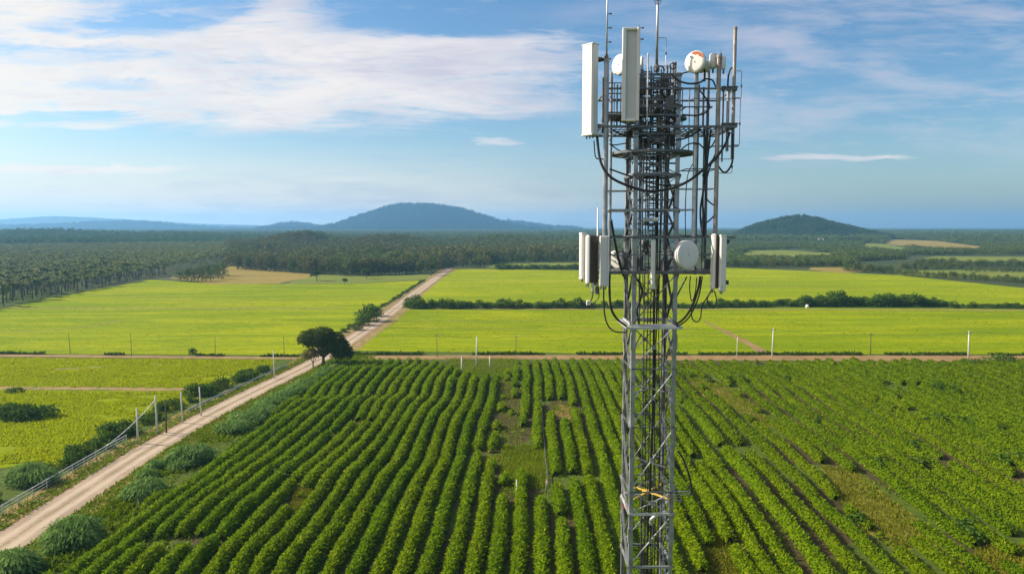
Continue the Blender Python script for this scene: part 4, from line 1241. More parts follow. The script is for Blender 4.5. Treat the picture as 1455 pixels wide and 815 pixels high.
#TOWER_BEGIN#
# ------------------------------------------------------------------ lattice tower
YF, YR = 22.0, 23.6
XL, XR = at(897, 500, YF).x, at(961, 500, YF).x
XC, YC = (XL + XR) / 2, (YF + YR) / 2
def zt(py, Y=YF): return at(925, py, Y).z
def xt(px, py, Y=YF): return at(px, py, Y).x
ZTOP = zt(103)
tower = empty('lattice_tower', (XC, YC, 0))
tag(tower, 'tall grey steel lattice mast with dark platforms, rising out of the crop field', 'tower')
TO = Vector((XC, YC, 0))
def tpart(mb, name, mat, parent=None, smooth=False):
    o = mb.build(name, M[mat], tower if parent is None else parent, smooth); return o
class TB(MB):
    """collects in world coordinates, stored relative to the tower's base"""
    def add(s, vs, fs): MB.add(s, [Vector(v) - TO for v in vs], fs)
corners = {}
for sx, X_ in ((-1, XL), (1, XR)):
    for sy, Y_ in ((-1, YF), (1, YR)):
        corners[(sx, sy)] = (X_, Y_)
        mb = TB(); mb.angle((X_, Y_, 0), (X_, Y_, ZTOP), .13, .016, (-sx, -sy))
        mb.tube([(X_ - sx * .055, Y_ - sy * .055, 0.2), (X_ - sx * .055, Y_ - sy * .055, ZTOP - .1)], .034, 8)
        for zz in np.arange(1.5, ZTOP, 3.0):
            mb.box((X_ - sx * .05, Y_ + sy * .012, zz), (.15, .018, .45)); mb.box((X_ + sx * .012, Y_ - sy * .05, zz), (.018, .15, .45))
        tpart(mb, 'leg', 'steel')
        mb = TB(); mb.box((X_, Y_, .2), (.7, .7, .5)); tpart(mb, 'footing', 'concrete')
faces = [((-1, -1), (1, -1), Vector((0, -1, 0))), ((1, -1), (1, 1), Vector((1, 0, 0))), ((1, 1), (-1, 1), Vector((0, 1, 0))), ((-1, 1), (-1, -1), Vector((-1, 0, 0)))]
lev_py = [805, 730, 699, 607, 524, 462, 387, 337, 298, 248, 219, 180, 150, 126, 106]
levels = [zt(p) for p in lev_py]
for i, z in enumerate(levels):
    for fi_, (a, b, nrm) in enumerate(faces):
        pa, pb = corners[a], corners[b]
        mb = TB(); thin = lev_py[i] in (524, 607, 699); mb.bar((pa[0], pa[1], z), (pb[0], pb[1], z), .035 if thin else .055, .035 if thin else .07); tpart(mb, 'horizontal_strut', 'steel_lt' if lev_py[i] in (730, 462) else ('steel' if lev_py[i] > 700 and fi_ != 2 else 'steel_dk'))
for i in range(len(levels) - 1):
    z0, z1 = levels[i], levels[i + 1]
    if z1 - z0 < .55 and lev_py[i] > 300: continue
    for fi, (a, b, nrm) in enumerate(faces):
        if lev_py[i] < 250 and fi in (1, 3): continue
        if lev_py[i] in (387, 337) and fi == 0: continue
        pa, pb = Vector((*corners[a], 0)), Vector((*corners[b], 0)); o_ = nrm * .012
        for k_, (u, w) in enumerate(((pa, pb), (pb, pa))):
            mb = TB(); off = nrm * (.02 if k_ else -.025)
            p_, q_ = Vector((u.x, u.y, z0)) + off, Vector((w.x, w.y, z1)) + off
            mb.bar(p_, q_, .07, .02); 
            ax = Vector((0, 0, 1)); mid = (p_ + q_) / 2; mb.box(mid, (.12 if abs(nrm.y) else .014, .014 if abs(nrm.y) else .12, .12))
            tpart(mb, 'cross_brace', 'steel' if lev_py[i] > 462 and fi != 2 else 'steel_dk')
# hidden lower bays
mb = TB()
zz = 0.6
while zz < levels[0] - 1.0:
    for a, b, nrm in faces:
        pa, pb = corners[a], corners[b]
        mb.bar((pa[0], pa[1], zz), (pb[0], pb[1], zz), .05, .05); mb.bar((pa[0], pa[1], zz), (pb[0], pb[1], zz + 1.9), .05, .012)
    zz += 2.0
tpart(mb, 'lower_bracing', 'steel')
# band, platforms and rings
zc = zt(465); mb = TB()
for (ax_, ay, bx, by) in ((xt(889, 465, 21.9), 21.9, xt(965, 465, 21.9), 21.9), (XL - .16, 23.75, XR + .12, 23.75)):
    mb.bar((ax_, ay, zc), (bx, by, zc), .12, .07)
mb.bar((XL - .13, 21.9, zc), (XL - .13, 23.75, zc), .10, .07); mb.bar((XR + .11, 21.9, zc), (XR + .11, 23.75, zc), .10, .07)
tpart(mb, 'collar', 'steel_lt')
def ring_part(py, r0, r1, h, name='ring_platform', mat='steel_dk', spokes=8):
    mb = TB(); z = zt(py, YC); mb.ring((XC, YC, z), r1 - .06, r1, h); mb.ring((XC, YC, z), r0, r0 + .05, h * .8)
    for k_ in range(40):
        a_ = 2 * PI * k_ / 40; c_, s_ = math.cos(a_), math.sin(a_)
        mb.bar((XC + c_ * r0, YC + s_ * r0, z - .005), (XC + c_ * (r1 - .02), YC + s_ * (r1 - .02), z - .005), .014 if k_ % 5 else .05, h * .7)
    tpart(mb, name, mat)
ring_part(219, .86, 1.27, .075); ring_part(170, .70, 1.02, .05); ring_part(248, .56, .70, .05, mat='steel')
def frame(py, pxa, pxb, ya, yb, w, name='platform_frame', mat='steel_dk', deck=False, mid=2):
    z = zt(py, ya); x0, x1 = xt(pxa, py, ya), xt(pxb, py, ya); mb = TB()
    mb.bar((x0, ya, z), (x1, ya, z), w, w); mb.bar((x0, yb, z), (x1, yb, z), w, w)
    for k_ in range(mid + 1):
        x = x0 + (x1 - x0) * k_ / mid; mb.bar((x, ya, z - .002), (x, yb, z - .002), w * .8, w * .8)
    if deck:
        for k_ in range(26):
            x = x0 + (x1 - x0) * (k_ + .5) / 26
            if XL + .12 < x < XR - .12: continue
            mb.bar((x, ya + .05, z - .03), (x, yb - .05, z - .03), .012, .03)
        for k_ in range(5):
            y_ = ya + (yb - ya) * (k_ + .5) / 5; mb.bar((x0, y_, z - .055), (x1, y_, z - .055), .02, .025)
    return tpart(mb, name, mat)
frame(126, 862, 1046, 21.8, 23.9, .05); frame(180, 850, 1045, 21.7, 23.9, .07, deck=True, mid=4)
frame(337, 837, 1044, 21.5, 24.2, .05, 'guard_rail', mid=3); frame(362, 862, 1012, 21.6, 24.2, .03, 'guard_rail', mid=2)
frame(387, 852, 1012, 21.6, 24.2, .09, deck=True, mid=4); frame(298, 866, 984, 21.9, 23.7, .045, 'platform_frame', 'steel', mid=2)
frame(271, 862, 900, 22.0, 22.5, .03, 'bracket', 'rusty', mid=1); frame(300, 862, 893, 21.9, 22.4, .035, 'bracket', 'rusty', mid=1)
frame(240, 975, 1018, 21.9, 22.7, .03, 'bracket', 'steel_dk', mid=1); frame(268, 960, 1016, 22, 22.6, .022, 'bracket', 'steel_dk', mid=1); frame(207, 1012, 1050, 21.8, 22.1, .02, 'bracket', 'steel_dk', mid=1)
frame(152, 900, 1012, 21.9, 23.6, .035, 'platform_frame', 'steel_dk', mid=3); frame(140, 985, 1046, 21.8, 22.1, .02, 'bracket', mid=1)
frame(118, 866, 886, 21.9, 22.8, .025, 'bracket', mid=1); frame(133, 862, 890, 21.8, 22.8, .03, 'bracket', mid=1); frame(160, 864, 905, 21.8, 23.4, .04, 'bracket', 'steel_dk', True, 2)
frame(702, 950, 984, 21.95, 22.2, .028, 'bracket', 'steel', mid=1); frame(711, 950, 969, 21.92, 22.2, .03, 'bracket', 'rusty', mid=1)
def vpole(px, pya, pyb, Y, r, mat='steel', name='mounting_pole'):
    x = xt(px, pya, Y); za, zb = at(px, pya, Y).z, at(px, pyb, Y).z
    mb = TB(); mb.tube([(x, Y, zb), (x, Y, za)], r, 10)
    mb.lathe([(r * 1.2, -.04), (r * 1.2, .02), (r * .5, .05)], (x, Y, za), n=10)
    return tpart(mb, name, mat, None, False)
vpole(862, 86, 342, 21.75, .075, 'steel'); vpole(869, 104, 396, 22.5, .045, 'steel'); vpole(857, 112, 190, 22.1, .03, 'steel_dk')
vpole(990, 100, 342, 22.0, .06, 'steel_lt'); vpole(993, 122, 390, 22.9, .035, 'steel_dk'); vpole(1007, 98, 390, 22.6, .045, 'steel_dk'); vpole(1001, 182, 390, 22.2, .028, 'steel_dk')
vpole(1022, 80, 338, 21.75, .065, 'rusty'); vpole(1028, 130, 230, 22.3, .025, 'steel_dk'); vpole(1035, 126, 215, 22.1, .045, 'steel'); vpole(1045, 40, 226, 21.95, .05, 'rusty')
vpole(921, 78, 182, 21.85, .022, 'steel_lt'); vpole(913, 100, 460, 22.8, .03, 'steel_dk'); vpole(948, 95, 460, 22.5, .035, 'steel_dk'); vpole(877, 122, 180, 22.6, .025, 'steel_dk')
vpole(1000, 126, 180, 21.9, .03, 'steel_dk'); vpole(957, 92, 182, 23.2, .04, 'steel_dk'); vpole(909, 112, 220, 22.2, .03, 'steel_dk')
for px_ in (1028, 1036, 1044):
    for py_ in (126, 178):
        p = at(px_, py_, 21.86); mb = TB(); mb.box(p, (.11, .16, .13)); mb.tube([p + Vector((-.08, -.09, .03)), p + Vector((.08, -.09, .03))], .015, 6); tpart(mb, 'clamp', 'steel_dk')
# trays and thin conduits crowding the top section
for px_, pa_, pb_, Y_, w_ in ((919, 101, 216, 22.5, .30), (934, 108, 214, 22.15, .22), (946, 104, 190, 22.9, .26), (928, 215, 330, 22.6, .20)):
    x = xt(px_, pa_, Y_); za, zb = at(px_, pa_, Y_).z, at(px_, pb_, Y_).z; mb = TB()
    mb.bar((x - w_ / 2, Y_, zb), (x - w_ / 2, Y_, za), .03, .06); mb.bar((x + w_ / 2, Y_, zb), (x + w_ / 2, Y_, za), .03, .06)
    z = zb + .05
    while z < za: mb.box((x, Y_, z), (w_ - .03, .03, .045)); z += .165
    tpart(mb, 'cable_tray', 'steel_dk')
for px_, pa_, pb_, Y_, r_ in ((911, 98, 340, 22.3, .02), (915.5, 104, 340, 22.1, .016), (925, 96, 340, 22.3, .02), (939.5, 100, 250, 22.4, .022), (943, 98, 340, 22.2, .014), (953, 96, 230, 22.1, .02), (960, 90, 220, 22.6, .03), (906, 108, 300, 22.6, .02), (970, 126, 182, 22.2, .014), (980, 128, 220, 22.4, .014), (897, 128, 340, 22.9, .02), (873, 120, 182, 22.2, .014), (882, 122, 182, 22.9, .016)):
    vpole(px_, pa_, pb_, Y_, r_, 'steel_dk', 'conduit')
for py_, a_, b_, Y_ in ((111, 908, 962, 21.96), (118, 905, 962, 23.2), (142, 906, 964, 21.97), (160, 904, 966, 22.6), (190, 900, 966, 21.97), (205, 902, 965, 22.7), (232, 898, 964, 22.4), (284, 896, 962, 22.6), (318, 896, 962, 22.3)):
    z = at(925, py_, Y_).z; mb = TB(); mb.bar((xt(a_, py_, Y_), Y_, z), (xt(b_, py_, Y_), Y_, z), .035, .05); tpart(mb, 'horizontal_strut', 'steel_dk')
for px_, py_, Y_, rr in ((938, 100, 22.0, .12), (956, 94, 22.3, .09), (946, 132, 21.9, .10), (922, 168, 22.0, .11), (953, 172, 22.0, .09)):
    p = at(px_, py_, Y_); mb = TB(); mb.tube([p + Vector((rr * math.cos(a_ * .5), .03 * math.sin(a_ * 1.3), rr * math.sin(a_ * .5))) for a_ in range(26)], .018, 6); tpart(mb, 'coiled_lead', 'cable')
# ladder with its rungs
xl = xt(923, 500, 23.0); mb = TB()
for dx in (-.19, .19): mb.bar((xl + dx, 23.0, .4), (xl + dx, 23.0, zt(110)), .03, .05)
zz = .8
while zz < zt(110): mb.tube([(xl - .19, 23.0, zz), (xl + .19, 23.0, zz)], .012, 5); zz += .3
tpart(mb, 'ladder', 'steel_dk')
# yellow plan brace
zy = zt(712); mb = TB()
mb.bar((XL + .05, YF + .05, zy), (XR - .05, YR - .05, zy), .07, .03); mb.bar((XR - .05, YF + .05, zy + .032), (XL + .05, YR - .05, zy + .032), .07, .03); mb.lathe([(.14, -.03), (.14, .06)], (XC, YC, zy), n=12)
tpart(mb, 'plan_brace', 'yellow')
for pyv in (668, 560, 300, 200):
    zy = zt(pyv); mb = TB(); mb.bar((XL + .05, YF + .05, zy), (XR - .05, YR - .05, zy), .05, .02); mb.bar((XR - .05, YF + .05, zy + .022), (XL + .05, YR - .05, zy + .022), .05, .02); tpart(mb, 'plan_brace', 'steel_dk')

# ---- antennas and equipment, each a thing held by the tower
def panel(px, pya, pyb, Y, w, d, yaw, label, style='plain', tilt=0.0, group=None):
    """px = middle of the panel; yaw turns its face towards -x for positive angles"""
    c = at(px, (pya + pyb) / 2, Y); h = at(px, pya, Y).z - at(px, pyb, Y).z
    t = empty('panel_antenna', (c.x, c.y, c.z - h / 2)); t.rotation_euler = (R(tilt), 0, -R(yaw)); tag(t, label, 'panel antenna', group)
    mb = MB()
    if style == 'channel':
        mb.bbox((0, d * .15, h / 2), (w * .92, d * .7, h), .02)
        b = mb.build('radome', M['grey'], t)
        mb = MB()
        for sx in (-1, 1): mb.bbox((sx * w * .42, -d * .12, h / 2), (w * (.17 if sx > 0 else .24), d * 1.15, h * 1.0), .015)
        mb.bbox((0, -d * .1, h - .03), (w * .62, d * 1.0, .07), .012); mb.bbox((0, -d * .1, .03), (w * .62, d * 1.0, .07), .012)
        mb.build('side_cover', M['white'], t)
    else:
        fm = {'grey': 'grey'}.get(style, 'white')
        mb.bbox((0, 0, h / 2), (w, d * (.34 if style == 'brown' else 1), h), min(.04, d * .22)); mb.build('radome', M[fm], t)
        if style == 'brown':
            mb = MB(); mb.bbox((0, d * .56, h / 2), (w * .94, d * .78, h * .96), .02); mb.build('back_plate', M['panelback'], t)
        if style == 'grey':
            mb = MB(); mb.bbox((w * .5 + .015, .02, h / 2), (.04, d * 1.05, h), .01); mb.build('side_cover', M['white'], t)
    if style == 'plain':
        for zc_ in (.012, h - .012):
            mb = MB(); mb.bbox((0, 0, zc_), (w * 1.03, d * 1.04, .045), .012); mb.build('end_cap', M['grey'], t)
        mb = MB(); mb.box((-w * .12, -d / 2 - .002, h * .07), (w * .3, .004, .07)); mb.build('rating_plate', M['steel_lt'], t)
    mb = MB(); mb.bbox((0, d * .62, h / 2), (w * .5, d * .3, h * .94), .01)
    mb.build('back_rail', M['unit'], t)
    for zf in (.12, .86):
        mb = MB(); mb.box((0, d * .95 + .05, h * zf), (w * .6, .22, .06)); mb.box((0, d * .95 + .17, h * zf), (w * .8, .04, .12)); mb.build('bracket', M['steel_dk'], t)
    for k_ in range(3 if w > .2 else 2):
        mb = MB(); mb.tube([((k_ - 1) * w * .28, 0, .0), ((k_ - 1) * w * .28, 0, -.09)], .02, 8); mb.build('connector', M['steel_dk'], t)
    return t
panel(838.5, 64, 193, 21.7, .44, .27, 50, 'large bright white panel antenna at the tower top beside the tall whip aerial')
panel(896.5, 41, 173, 21.45, .47, .20, 6, 'large panel antenna with grey recessed face and white flanges, highest on the tower', 'channel')
panel(828, 331, 396, 21.6, .20, .16, 70, 'outermost white panel antenna of the lower cluster on the whip aerial side')
panel(835, 334, 403, 21.45, .22, .30, 72, 'white panel antenna with brown back in the lower cluster, between two white ones', 'brown')
panel(842.5, 337, 413, 21.45, .07, .08, 30, 'thin white panel antenna hanging lowest in the lower cluster')
panel(857.5, 335, 407, 21.3, .24, .14, 4, 'grey faced panel antenna of the lower cluster, facing the camera', 'grey', -1.5)
panel(928, 341, 410, 21.45, .12, .10, -8, 'narrow white panel antenna in front of the tower legs')
panel(1013.6, 332, 411, 21.42, .20, .30, 74, 'panel antenna with brown back beside the lower white one on the guard rail end', 'brown')
panel(1026.8, 334, 413, 21.3, .19, .12, -10, 'white panel antenna at the far end of the lower guard rail')
def dish(px, py, Y, r, depth, axis, label, stain=False, back=.5):
    c = at(px, py, Y); t = empty('dish_antenna', c); tag(t, label, 'dish antenna')
    ax_ = Vector(axis).normalized(); Mx = ax_.to_track_quat('Z', 'Y').to_matrix()
    mb = MB(); mb.lathe([(r * .985, -.02), (r, 0), (r * .97, .016), (r * .7, .024), (r * .3, .03), (0.01, .031)], (0, 0, 0), Mx, 36); mb.build('radome', M['white'], t, True)
    mb = MB(); mb.lathe([(r * .5, -depth), (r * .70, -depth + .03), (r * .74, -depth * .8), (r * .76, -.09), (r * 1.0, -.07), (r * 1.0, -.025)] if stain else [(r * .5, -depth), (r * .96, -depth + .03), (r * 1.0, -depth * .8), (r * 1.0, -.03)], (0, 0, 0), Mx, 36); mb.build('shroud', M['white' if stain else 'grey'], t, True)
    mb = MB(); mb.lathe([(r * .3, -depth - back * .5), (r * .42, -depth - back * .4), (r * .42, -depth)], (0, 0, 0), Mx, 20); mb.bbox(-ax_ * (depth + back * .62), (.2, .2, .24), .03); mb.build('radio_head', M['white' if stain else 'unit'], t)
    p = -ax_ * (depth + back * .35); mb = MB(); mb.tube([p + Vector((0, 0, -.42)), p + Vector((0, 0, .2))], .04, 8); mb.build('mount', M['steel_dk'], t)
    mb = MB(); mb.lathe([(.018, .029), (.018, .042), (.006, .046)], (0, 0, 0), Mx, 8); mb.build('badge', M['steel_dk'], t)
    if stain:
        mb = MB(); n_ = 9; vs = []; fs = []
        for i in range(n_):
            a_ = R(20 + 92 * i / (n_ - 1)); wv = .16 * math.sin(PI * (i + .6) / (n_ + .2)) + .03
            for rr in (.93, .93 - wv * 2.1): vs.append(Mx @ Vector((math.cos(a_ ) * r * rr, math.sin(a_) * r * rr, (.026 if rr < .9 else .0215))))
        for i in range(n_ - 1): fs.append((i * 2, i * 2 + 1, i * 2 + 3, i * 2 + 2))
        mb.add(vs, fs); mb.build('rust_patch', M['rust'], t)
    return t
dish(978, 362, 21.3, .42, .16, (.50, -.86, .04), 'large pale round dish on the lower guard rail, facing the camera')
dish(987.5, 88, 21.6, .315, .50, (-.62, -.78, .05), 'white drum dish with a rusty patch on top of the tower', True, .45)
dish(880, 92, 22.4, .31, .12, (-.80, -.58, .06), 'white dish half hidden behind the highest panel antenna')
dish(875, 370, 22.6, .30, .08, (-.75, -.45, -.35), 'small dish behind the grey faced panel antenna of the lower cluster')

def whip(px, pya, pyb, Y, r, label, mat='steel', studs=(), name='whip_antenna', collar=None):
    a_, b_ = at(px, pyb, Y), at(px, pya, Y); b_.x = a_.x; L = b_.z - a_.z
    t = empty(name, a_); tag(t, label, 'whip antenna')
    mb = MB(); mb.tube([(0, 0, 0), (0, 0, L * .55), (0, 0, L)], [r, r * .8, r * .55], 8); mb.build('mast', M[mat], t, True)
    for s_ in studs:
        z = at(px, s_, Y).z - a_.z; mb = MB(); mb.tube([(0, 0, z), (.10, -.02, z)], .012, 6); mb.lathe([(.03, -.02), (.035, 0), (.03, .02)], (.10, -.02, z), n=8); mb.build('stub', M['steel_dk'], t)
    mb = MB(); mb.lathe([(r * 1.6, -.05), (r * 1.9, 0), (r * 1.9, .12), (r * 1.2, .17)], (0, 0, 0), n=10); mb.build('base_fitting', M['steel_dk'], t)
    return t
whip(862, -30, 86, 21.75, .03, 'tall grey whip aerial with small side stubs, above the bright white panel', 'steel', (20, 40, 60, 84))
t = whip(933, -22, 100, 22.2, .045, 'central mast aerial with forked tip at the very top of the tower', 'steel', ())
for sx in (-1, 1):
    for k_, (w, z0_) in enumerate(((.10, 1.85), (.20, 1.98))):
        mb = MB(); mb.tube([(0, 0, z0_), (sx * w * .7, 0, z0_ + .06), (sx * w, 0, z0_ + .16), (sx * w, 0, z0_ + .75)], .010, 6); mb.build('fork', M['steel_dk'], t, True)
t = whip(848.5, 295, 415, 21.5, .035, 'slim white stick aerial standing up from the lower cluster of panels', 'white', ())
t = whip(908, 36, 60, 22.0, .02, 'short thin aerial peeking out behind the highest panel', 'steel_dk', (40, 56))
t = whip(1024, 72, 84, 21.75, .02, 'short stub aerial on the rusty pole at the end of the top frame', 'steel_lt', ())
def cyl(px, pya, pyb, Y, r, label, mat='white'):
    a_, b_ = at(px, pyb, Y), at(px, pya, Y); L = b_.z - a_.z; t = empty('canister_antenna', a_); tag(t, label, 'antenna')
    mb = MB(); mb.lathe([(r * .6, 0), (r, .04), (r, L - .05), (r * .6, L)], (0, 0, 0), n=14); mb.build('radome', M[mat], t, True)
    mb = MB(); mb.tube([(0, 0, -.12), (0, 0, .02)], .03, 8); mb.build('connector', M['steel_dk'], t); return t
cyl(1028, 80, 99, 21.75, .06, 'small white canister aerial on the rusty pole'); cyl(1013, 76, 98, 21.9, .11, 'white canister aerial just behind the rusty drum dish'); cyl(912, 80, 100, 22.3, .045, 'small white canister aerial behind the highest panel edge')
def loop_aerial(px0_, px1_, pya, pyb, Y, label):
    a_ = at(px0_, pyb, Y); t = empty('dipole_antenna', a_); tag(t, label, 'dipole antenna'); w = at(px1_, pyb, Y).x - a_.x; h = at(px0_, pya, Y).z - a_.z
    mb = MB(); mb.tube([(0, 0, h), (w * .9, 0, h), (w, 0, h - .02), (w, 0, .02), (w * .9, 0, 0), (0, 0, 0)], .011, 6); mb.build('loop', M['steel'], t, True)
    mb = MB(); mb.box((w, 0, h * .45), (.04, .04, .07)); mb.build('feed_point', M['steel_dk'], t)
loop_aerial(1044, 1053, 101, 140, 21.9, 'thin wire loop aerial high on the tallest rusty pole'); loop_aerial(1042, 1050.5, 139, 206, 21.9, 'long thin wire loop aerial lower on the tallest rusty pole'); loop_aerial(935, 946, 54, 94, 22.2, 'small wire loop aerial on the central mast'); loop_aerial(1018, 1040, 226, 246, 21.8, 'wire loop bracket aerial under the top frame')

def unit(px, py, Y, w, h, d, label, mat='unit', rz=0):
    c = at(px, py, Y); t = empty('radio_unit', (c.x, c.y, c.z - h / 2)); t.rotation_euler = (0, 0, R(rz)); tag(t, label, 'radio unit', 'radio units on the tower')
    mb = MB(); mb.bbox((0, 0, h / 2), (w, d, h), .02); mb.build('housing', M[mat], t)
    mb = MB()
    for k_ in range(6): mb.box(((k_ - 2.5) * w / 6.5, -d / 2 - .015, h * .52), (.012, .04, h * .8))
    mb.build('cooling_fins', M[mat], t)
    for k_ in (-1, 1): 
        mb = MB(); mb.tube([(k_ * w * .25, 0, 0), (k_ * w * .25, 0, -.08)], .018, 6); mb.build('connector', M['cable'], t)
ul = 'grey finned radio box in the crowded top section of the tower'
for a_ in ((913, 122, 22.1, .22, .42, .16), (944, 116, 22.4, .26, .34, .18), (951, 146, 22.0, .22, .42, .14), (916, 152, 22.6, .30, .46, .18), (936, 150, 22.9, .26, .5, .2), (932, 197, 22.3, .5, .2, .26), (952, 199, 22.7, .24, .4, .18), (914, 205, 22.9, .24, .36, .16)): unit(*a_, ul, 'unit')
ul2 = 'grey finned radio box hung inside the lower platform'
for a_ in ((906, 372, 23.2, .26, .42, .18), (944, 378, 23.3, .3, .42, .18), (917, 348, 23.0, .22, .3, .14), (887, 376, 22.8, .2, .36, .14)): unit(*a_, ul2, 'unit')
unit(1004, 376, 22.4, .2, .4, .15, 'finned radio box between the round dish and the end panels', 'unit')
unit(955, 692, 22.1, .16, .2, .14, 'small greenish radio box on the leg above the yellow brace', 'rail'); unit(889, 718, 23.3, .12, .17, .12, 'small red box fixed to the rear leg beside the yellow brace', 'red')
unit(925, 312, 22.2, .42, .12, .3, 'flat pale box on the strut under the big sagging cable', 'steel_lt'); unit(836, 430, 21.5, .12, .14, .1, 'small white box hanging under the lower cluster of panels', 'white')

# ---- cables
def cable(pts, r, label, group=None, mat='cable', name='cable'):
    P = [at(*p) for p in pts]; out = []
    for i in range(len(P) - 1):                                   # a smooth run through the points
        p0_, p1, p2, p3 = P[max(0, i - 1)], P[i], P[i + 1], P[min(len(P) - 1, i + 2)]
        for k_ in range(7):
            s_ = k_ / 7; out.append(.5 * ((2 * p1) + (p2 - p0_) * s_ + (2 * p0_ - 5 * p1 + 4 * p2 - p3) * s_ ** 2 + (3 * p1 - p0_ - 3 * p2 + p3) * s_ ** 3))
    out.append(P[-1]); o_ = out[0].copy()
    mb = MB(); mb.tube([p - o_ for p in out], r, 6); o = mb.build(name, M[mat], None, True); o.location = o_
    return tag(o, label, 'cable', group)
Yc = 21.7
cable([(848, 190, 21.7), (853, 228, 21.6), (866, 250, 21.5), (890, 263, 21.4), (918, 271, 21.4), (948, 269, 21.4), (975, 259, 21.4), (997, 243, 21.5), (1016, 226, 21.6), (1030, 206, 21.7), (1037, 188, 21.8)], .038, 'thickest black cable sagging right across the front of the tower')
cable([(866, 240, 22.1), (900, 252, 22.1), (935, 262, 22.0), (965, 262, 22.0), (990, 250, 22.0), (1012, 228, 22)], .025, 'thinner black cable sagging just above the thickest one')
cable([(844, 200, 21.7), (846, 222, 21.7), (852, 226, 21.7), (862, 225, 21.8)], .018, 'short cable curling under the bright white panel')
cable([(871, 185, 22), (888, 193, 22), (905, 195, 22), (920, 190, 22)], .026, 'cable looping under the highest panel to the tower core')
cable([(866, 204, 22.2), (880, 214, 22.2), (893, 217, 22.2), (905, 214, 22.3)], .018, 'second cable looping to the tower core under the deck')
cable([(866, 205, 22.2), (874, 206, 22.2), (892, 203, 22.2)], .018, 'nearly level cable beside the whip pole under the deck')
cable([(953, 105, 22), (965, 115, 21.9), (980, 119, 21.8), (995, 117, 21.8), (1001, 110, 21.8), (1001, 98, 21.7)], .028, 'cable hanging from the drum dish to the tower core')
cable([(962, 107, 22.1), (975, 103, 22.0), (985, 101, 22)], .02, 'short cable running to the foot of the drum dish')
cable([(1001, 112, 21.8), (1012, 114, 21.8), (1017, 124, 21.8)], .022, 'short cable bending down beside the canister aerial')
cable([(994, 128, 21.8), (1003, 140, 21.8), (1008, 150, 21.8), (1003, 160, 21.8), (990, 164, 21.9), (970, 163, 22)], .022, 'cable coiling below the drum dish')
cable([(960, 199, 22), (975, 196, 21.9), (988, 189, 21.8), (996, 184, 21.8)], .026, 'cable rising from the core to the deck on the rusty pole side')
cable([(965, 215, 22), (978, 205, 21.9), (992, 204, 21.9), (1001, 211, 21.9), (1010, 209, 21.9), (1018, 196, 21.9)], .022, 'cable waving between the core and the rusty pole')
cable([(1034, 126, 22.0), (1035, 108, 22), (1038, 98, 22), (1043, 96, 21.95)], .026, 'hooked cable bent over at the tallest rusty pole')
cable([(1041, 190, 21.9), (1041, 226, 21.8), (1036, 240, 21.8), (1029, 245, 21.8), (1022, 238, 21.8), (1015, 226, 21.8), (1008, 234, 21.9), (998, 250, 21.9)], .028, 'deep loop of cable under the tallest rusty pole')
cable([(1000, 185, 22.2), (1003, 215, 22.2), (1002, 250, 22.2), (998, 285, 22.2), (1001, 312, 22.2), (1000, 338, 22.2)], .032, 'black cable running down among the right poles', 'cables running down beside the rusty pole')
cable([(1010, 185, 22.3), (1006, 220, 22.3), (1001, 260, 22.3), (995, 300, 22.3), (998, 335, 22.3)], .026, 'black cable running down among the right poles', 'cables running down beside the rusty pole')
cable([(1018, 215, 22), (1008, 240, 22), (1003, 262, 22), (1003, 280, 22), (1012, 290, 21.9), (1020, 292, 21.8)], .022, 'cable bulging out to the rusty pole half way down')
cable([(1019, 292, 21.8), (1016, 304, 21.8), (1008, 313, 21.9), (1000, 318, 22)], .022, 'cable curving back from the rusty pole above the guard rail')
cable([(985, 232, 22.1), (977, 250, 22.1), (974, 290, 22.1), (974, 335, 22.1)], .014, 'thin cable hanging alone beside the tower leg', None)
cable([(957, 268, 22.3), (958, 310, 22.3), (963, 332, 22.3), (966, 345, 22.3)], .024, 'cable down the tower leg to the round dish')
cable([(866, 385, 21.7), (866, 410, 21.6), (868, 436, 21.6), (876, 452, 21.7), (890, 463, 21.8)], .036, 'thick cable swinging from the lower platform to the pale collar')
cable([(858, 408, 21.4), (858, 435, 21.4), (862, 458, 21.4), (872, 470, 21.5), (889, 472, 21.7)], .022, 'thin cable dipping lowest below the grey faced panel')
cable([(868, 312, 21.9), (874, 345, 22), (880, 372, 22.1), (886, 392, 22.2)], .04, 'dark cable slanting behind the grey faced panel')
cable([(995, 392, 22), (992, 410, 22), (984, 434, 21.9), (972, 452, 21.9), (960, 461, 21.9)], .034, 'thick cable swinging from the dish side of the platform to the collar')
cable([(998, 392, 22.1), (993, 420, 22), (985, 440, 22), (975, 455, 22), (961, 464, 21.9)], .022, 'black cable swinging just outside the thick one on the dish side')
cable([(983, 432, 21.9), (983, 450, 21.9), (989, 457, 21.9), (995, 452, 21.9), (998, 434, 21.9), (1006, 420, 21.8), (1012, 410, 21.7)], .018, 'thin loop of cable dangling below the end panels')
cable([(1012, 412, 21.6), (1005, 424, 21.6), (1008, 434, 21.6), (1015, 436, 21.5), (1018, 425, 21.5), (1015, 413, 21.5)], .018, 'small coil of cable under the end panels')
cable([(981, 392, 22), (980, 410, 22), (983, 428, 22), (988, 415, 22), (990, 394, 22)], .016, 'slack cable in a narrow loop under the round dish')
cable([(976, 393, 22.2), (968, 408, 22.2), (961, 422, 22.3)], .022, 'straight stay slanting from the platform to the tower leg')
cable([(843, 413, 21.4), (841, 424, 21.4), (837, 429, 21.5)], .018, 'short lead under the thin white panel'); cable([(851, 415, 21.5), (850, 424, 21.5), (840, 433, 21.5)], .014, 'lead from the stick aerial to the small white box')
cable([(963, 640, 21.95), (970, 650, 21.9), (977, 668, 21.8), (982, 688, 21.8), (982, 702, 21.85)], .03, 'cable bowed outside the tower leg above the yellow brace')
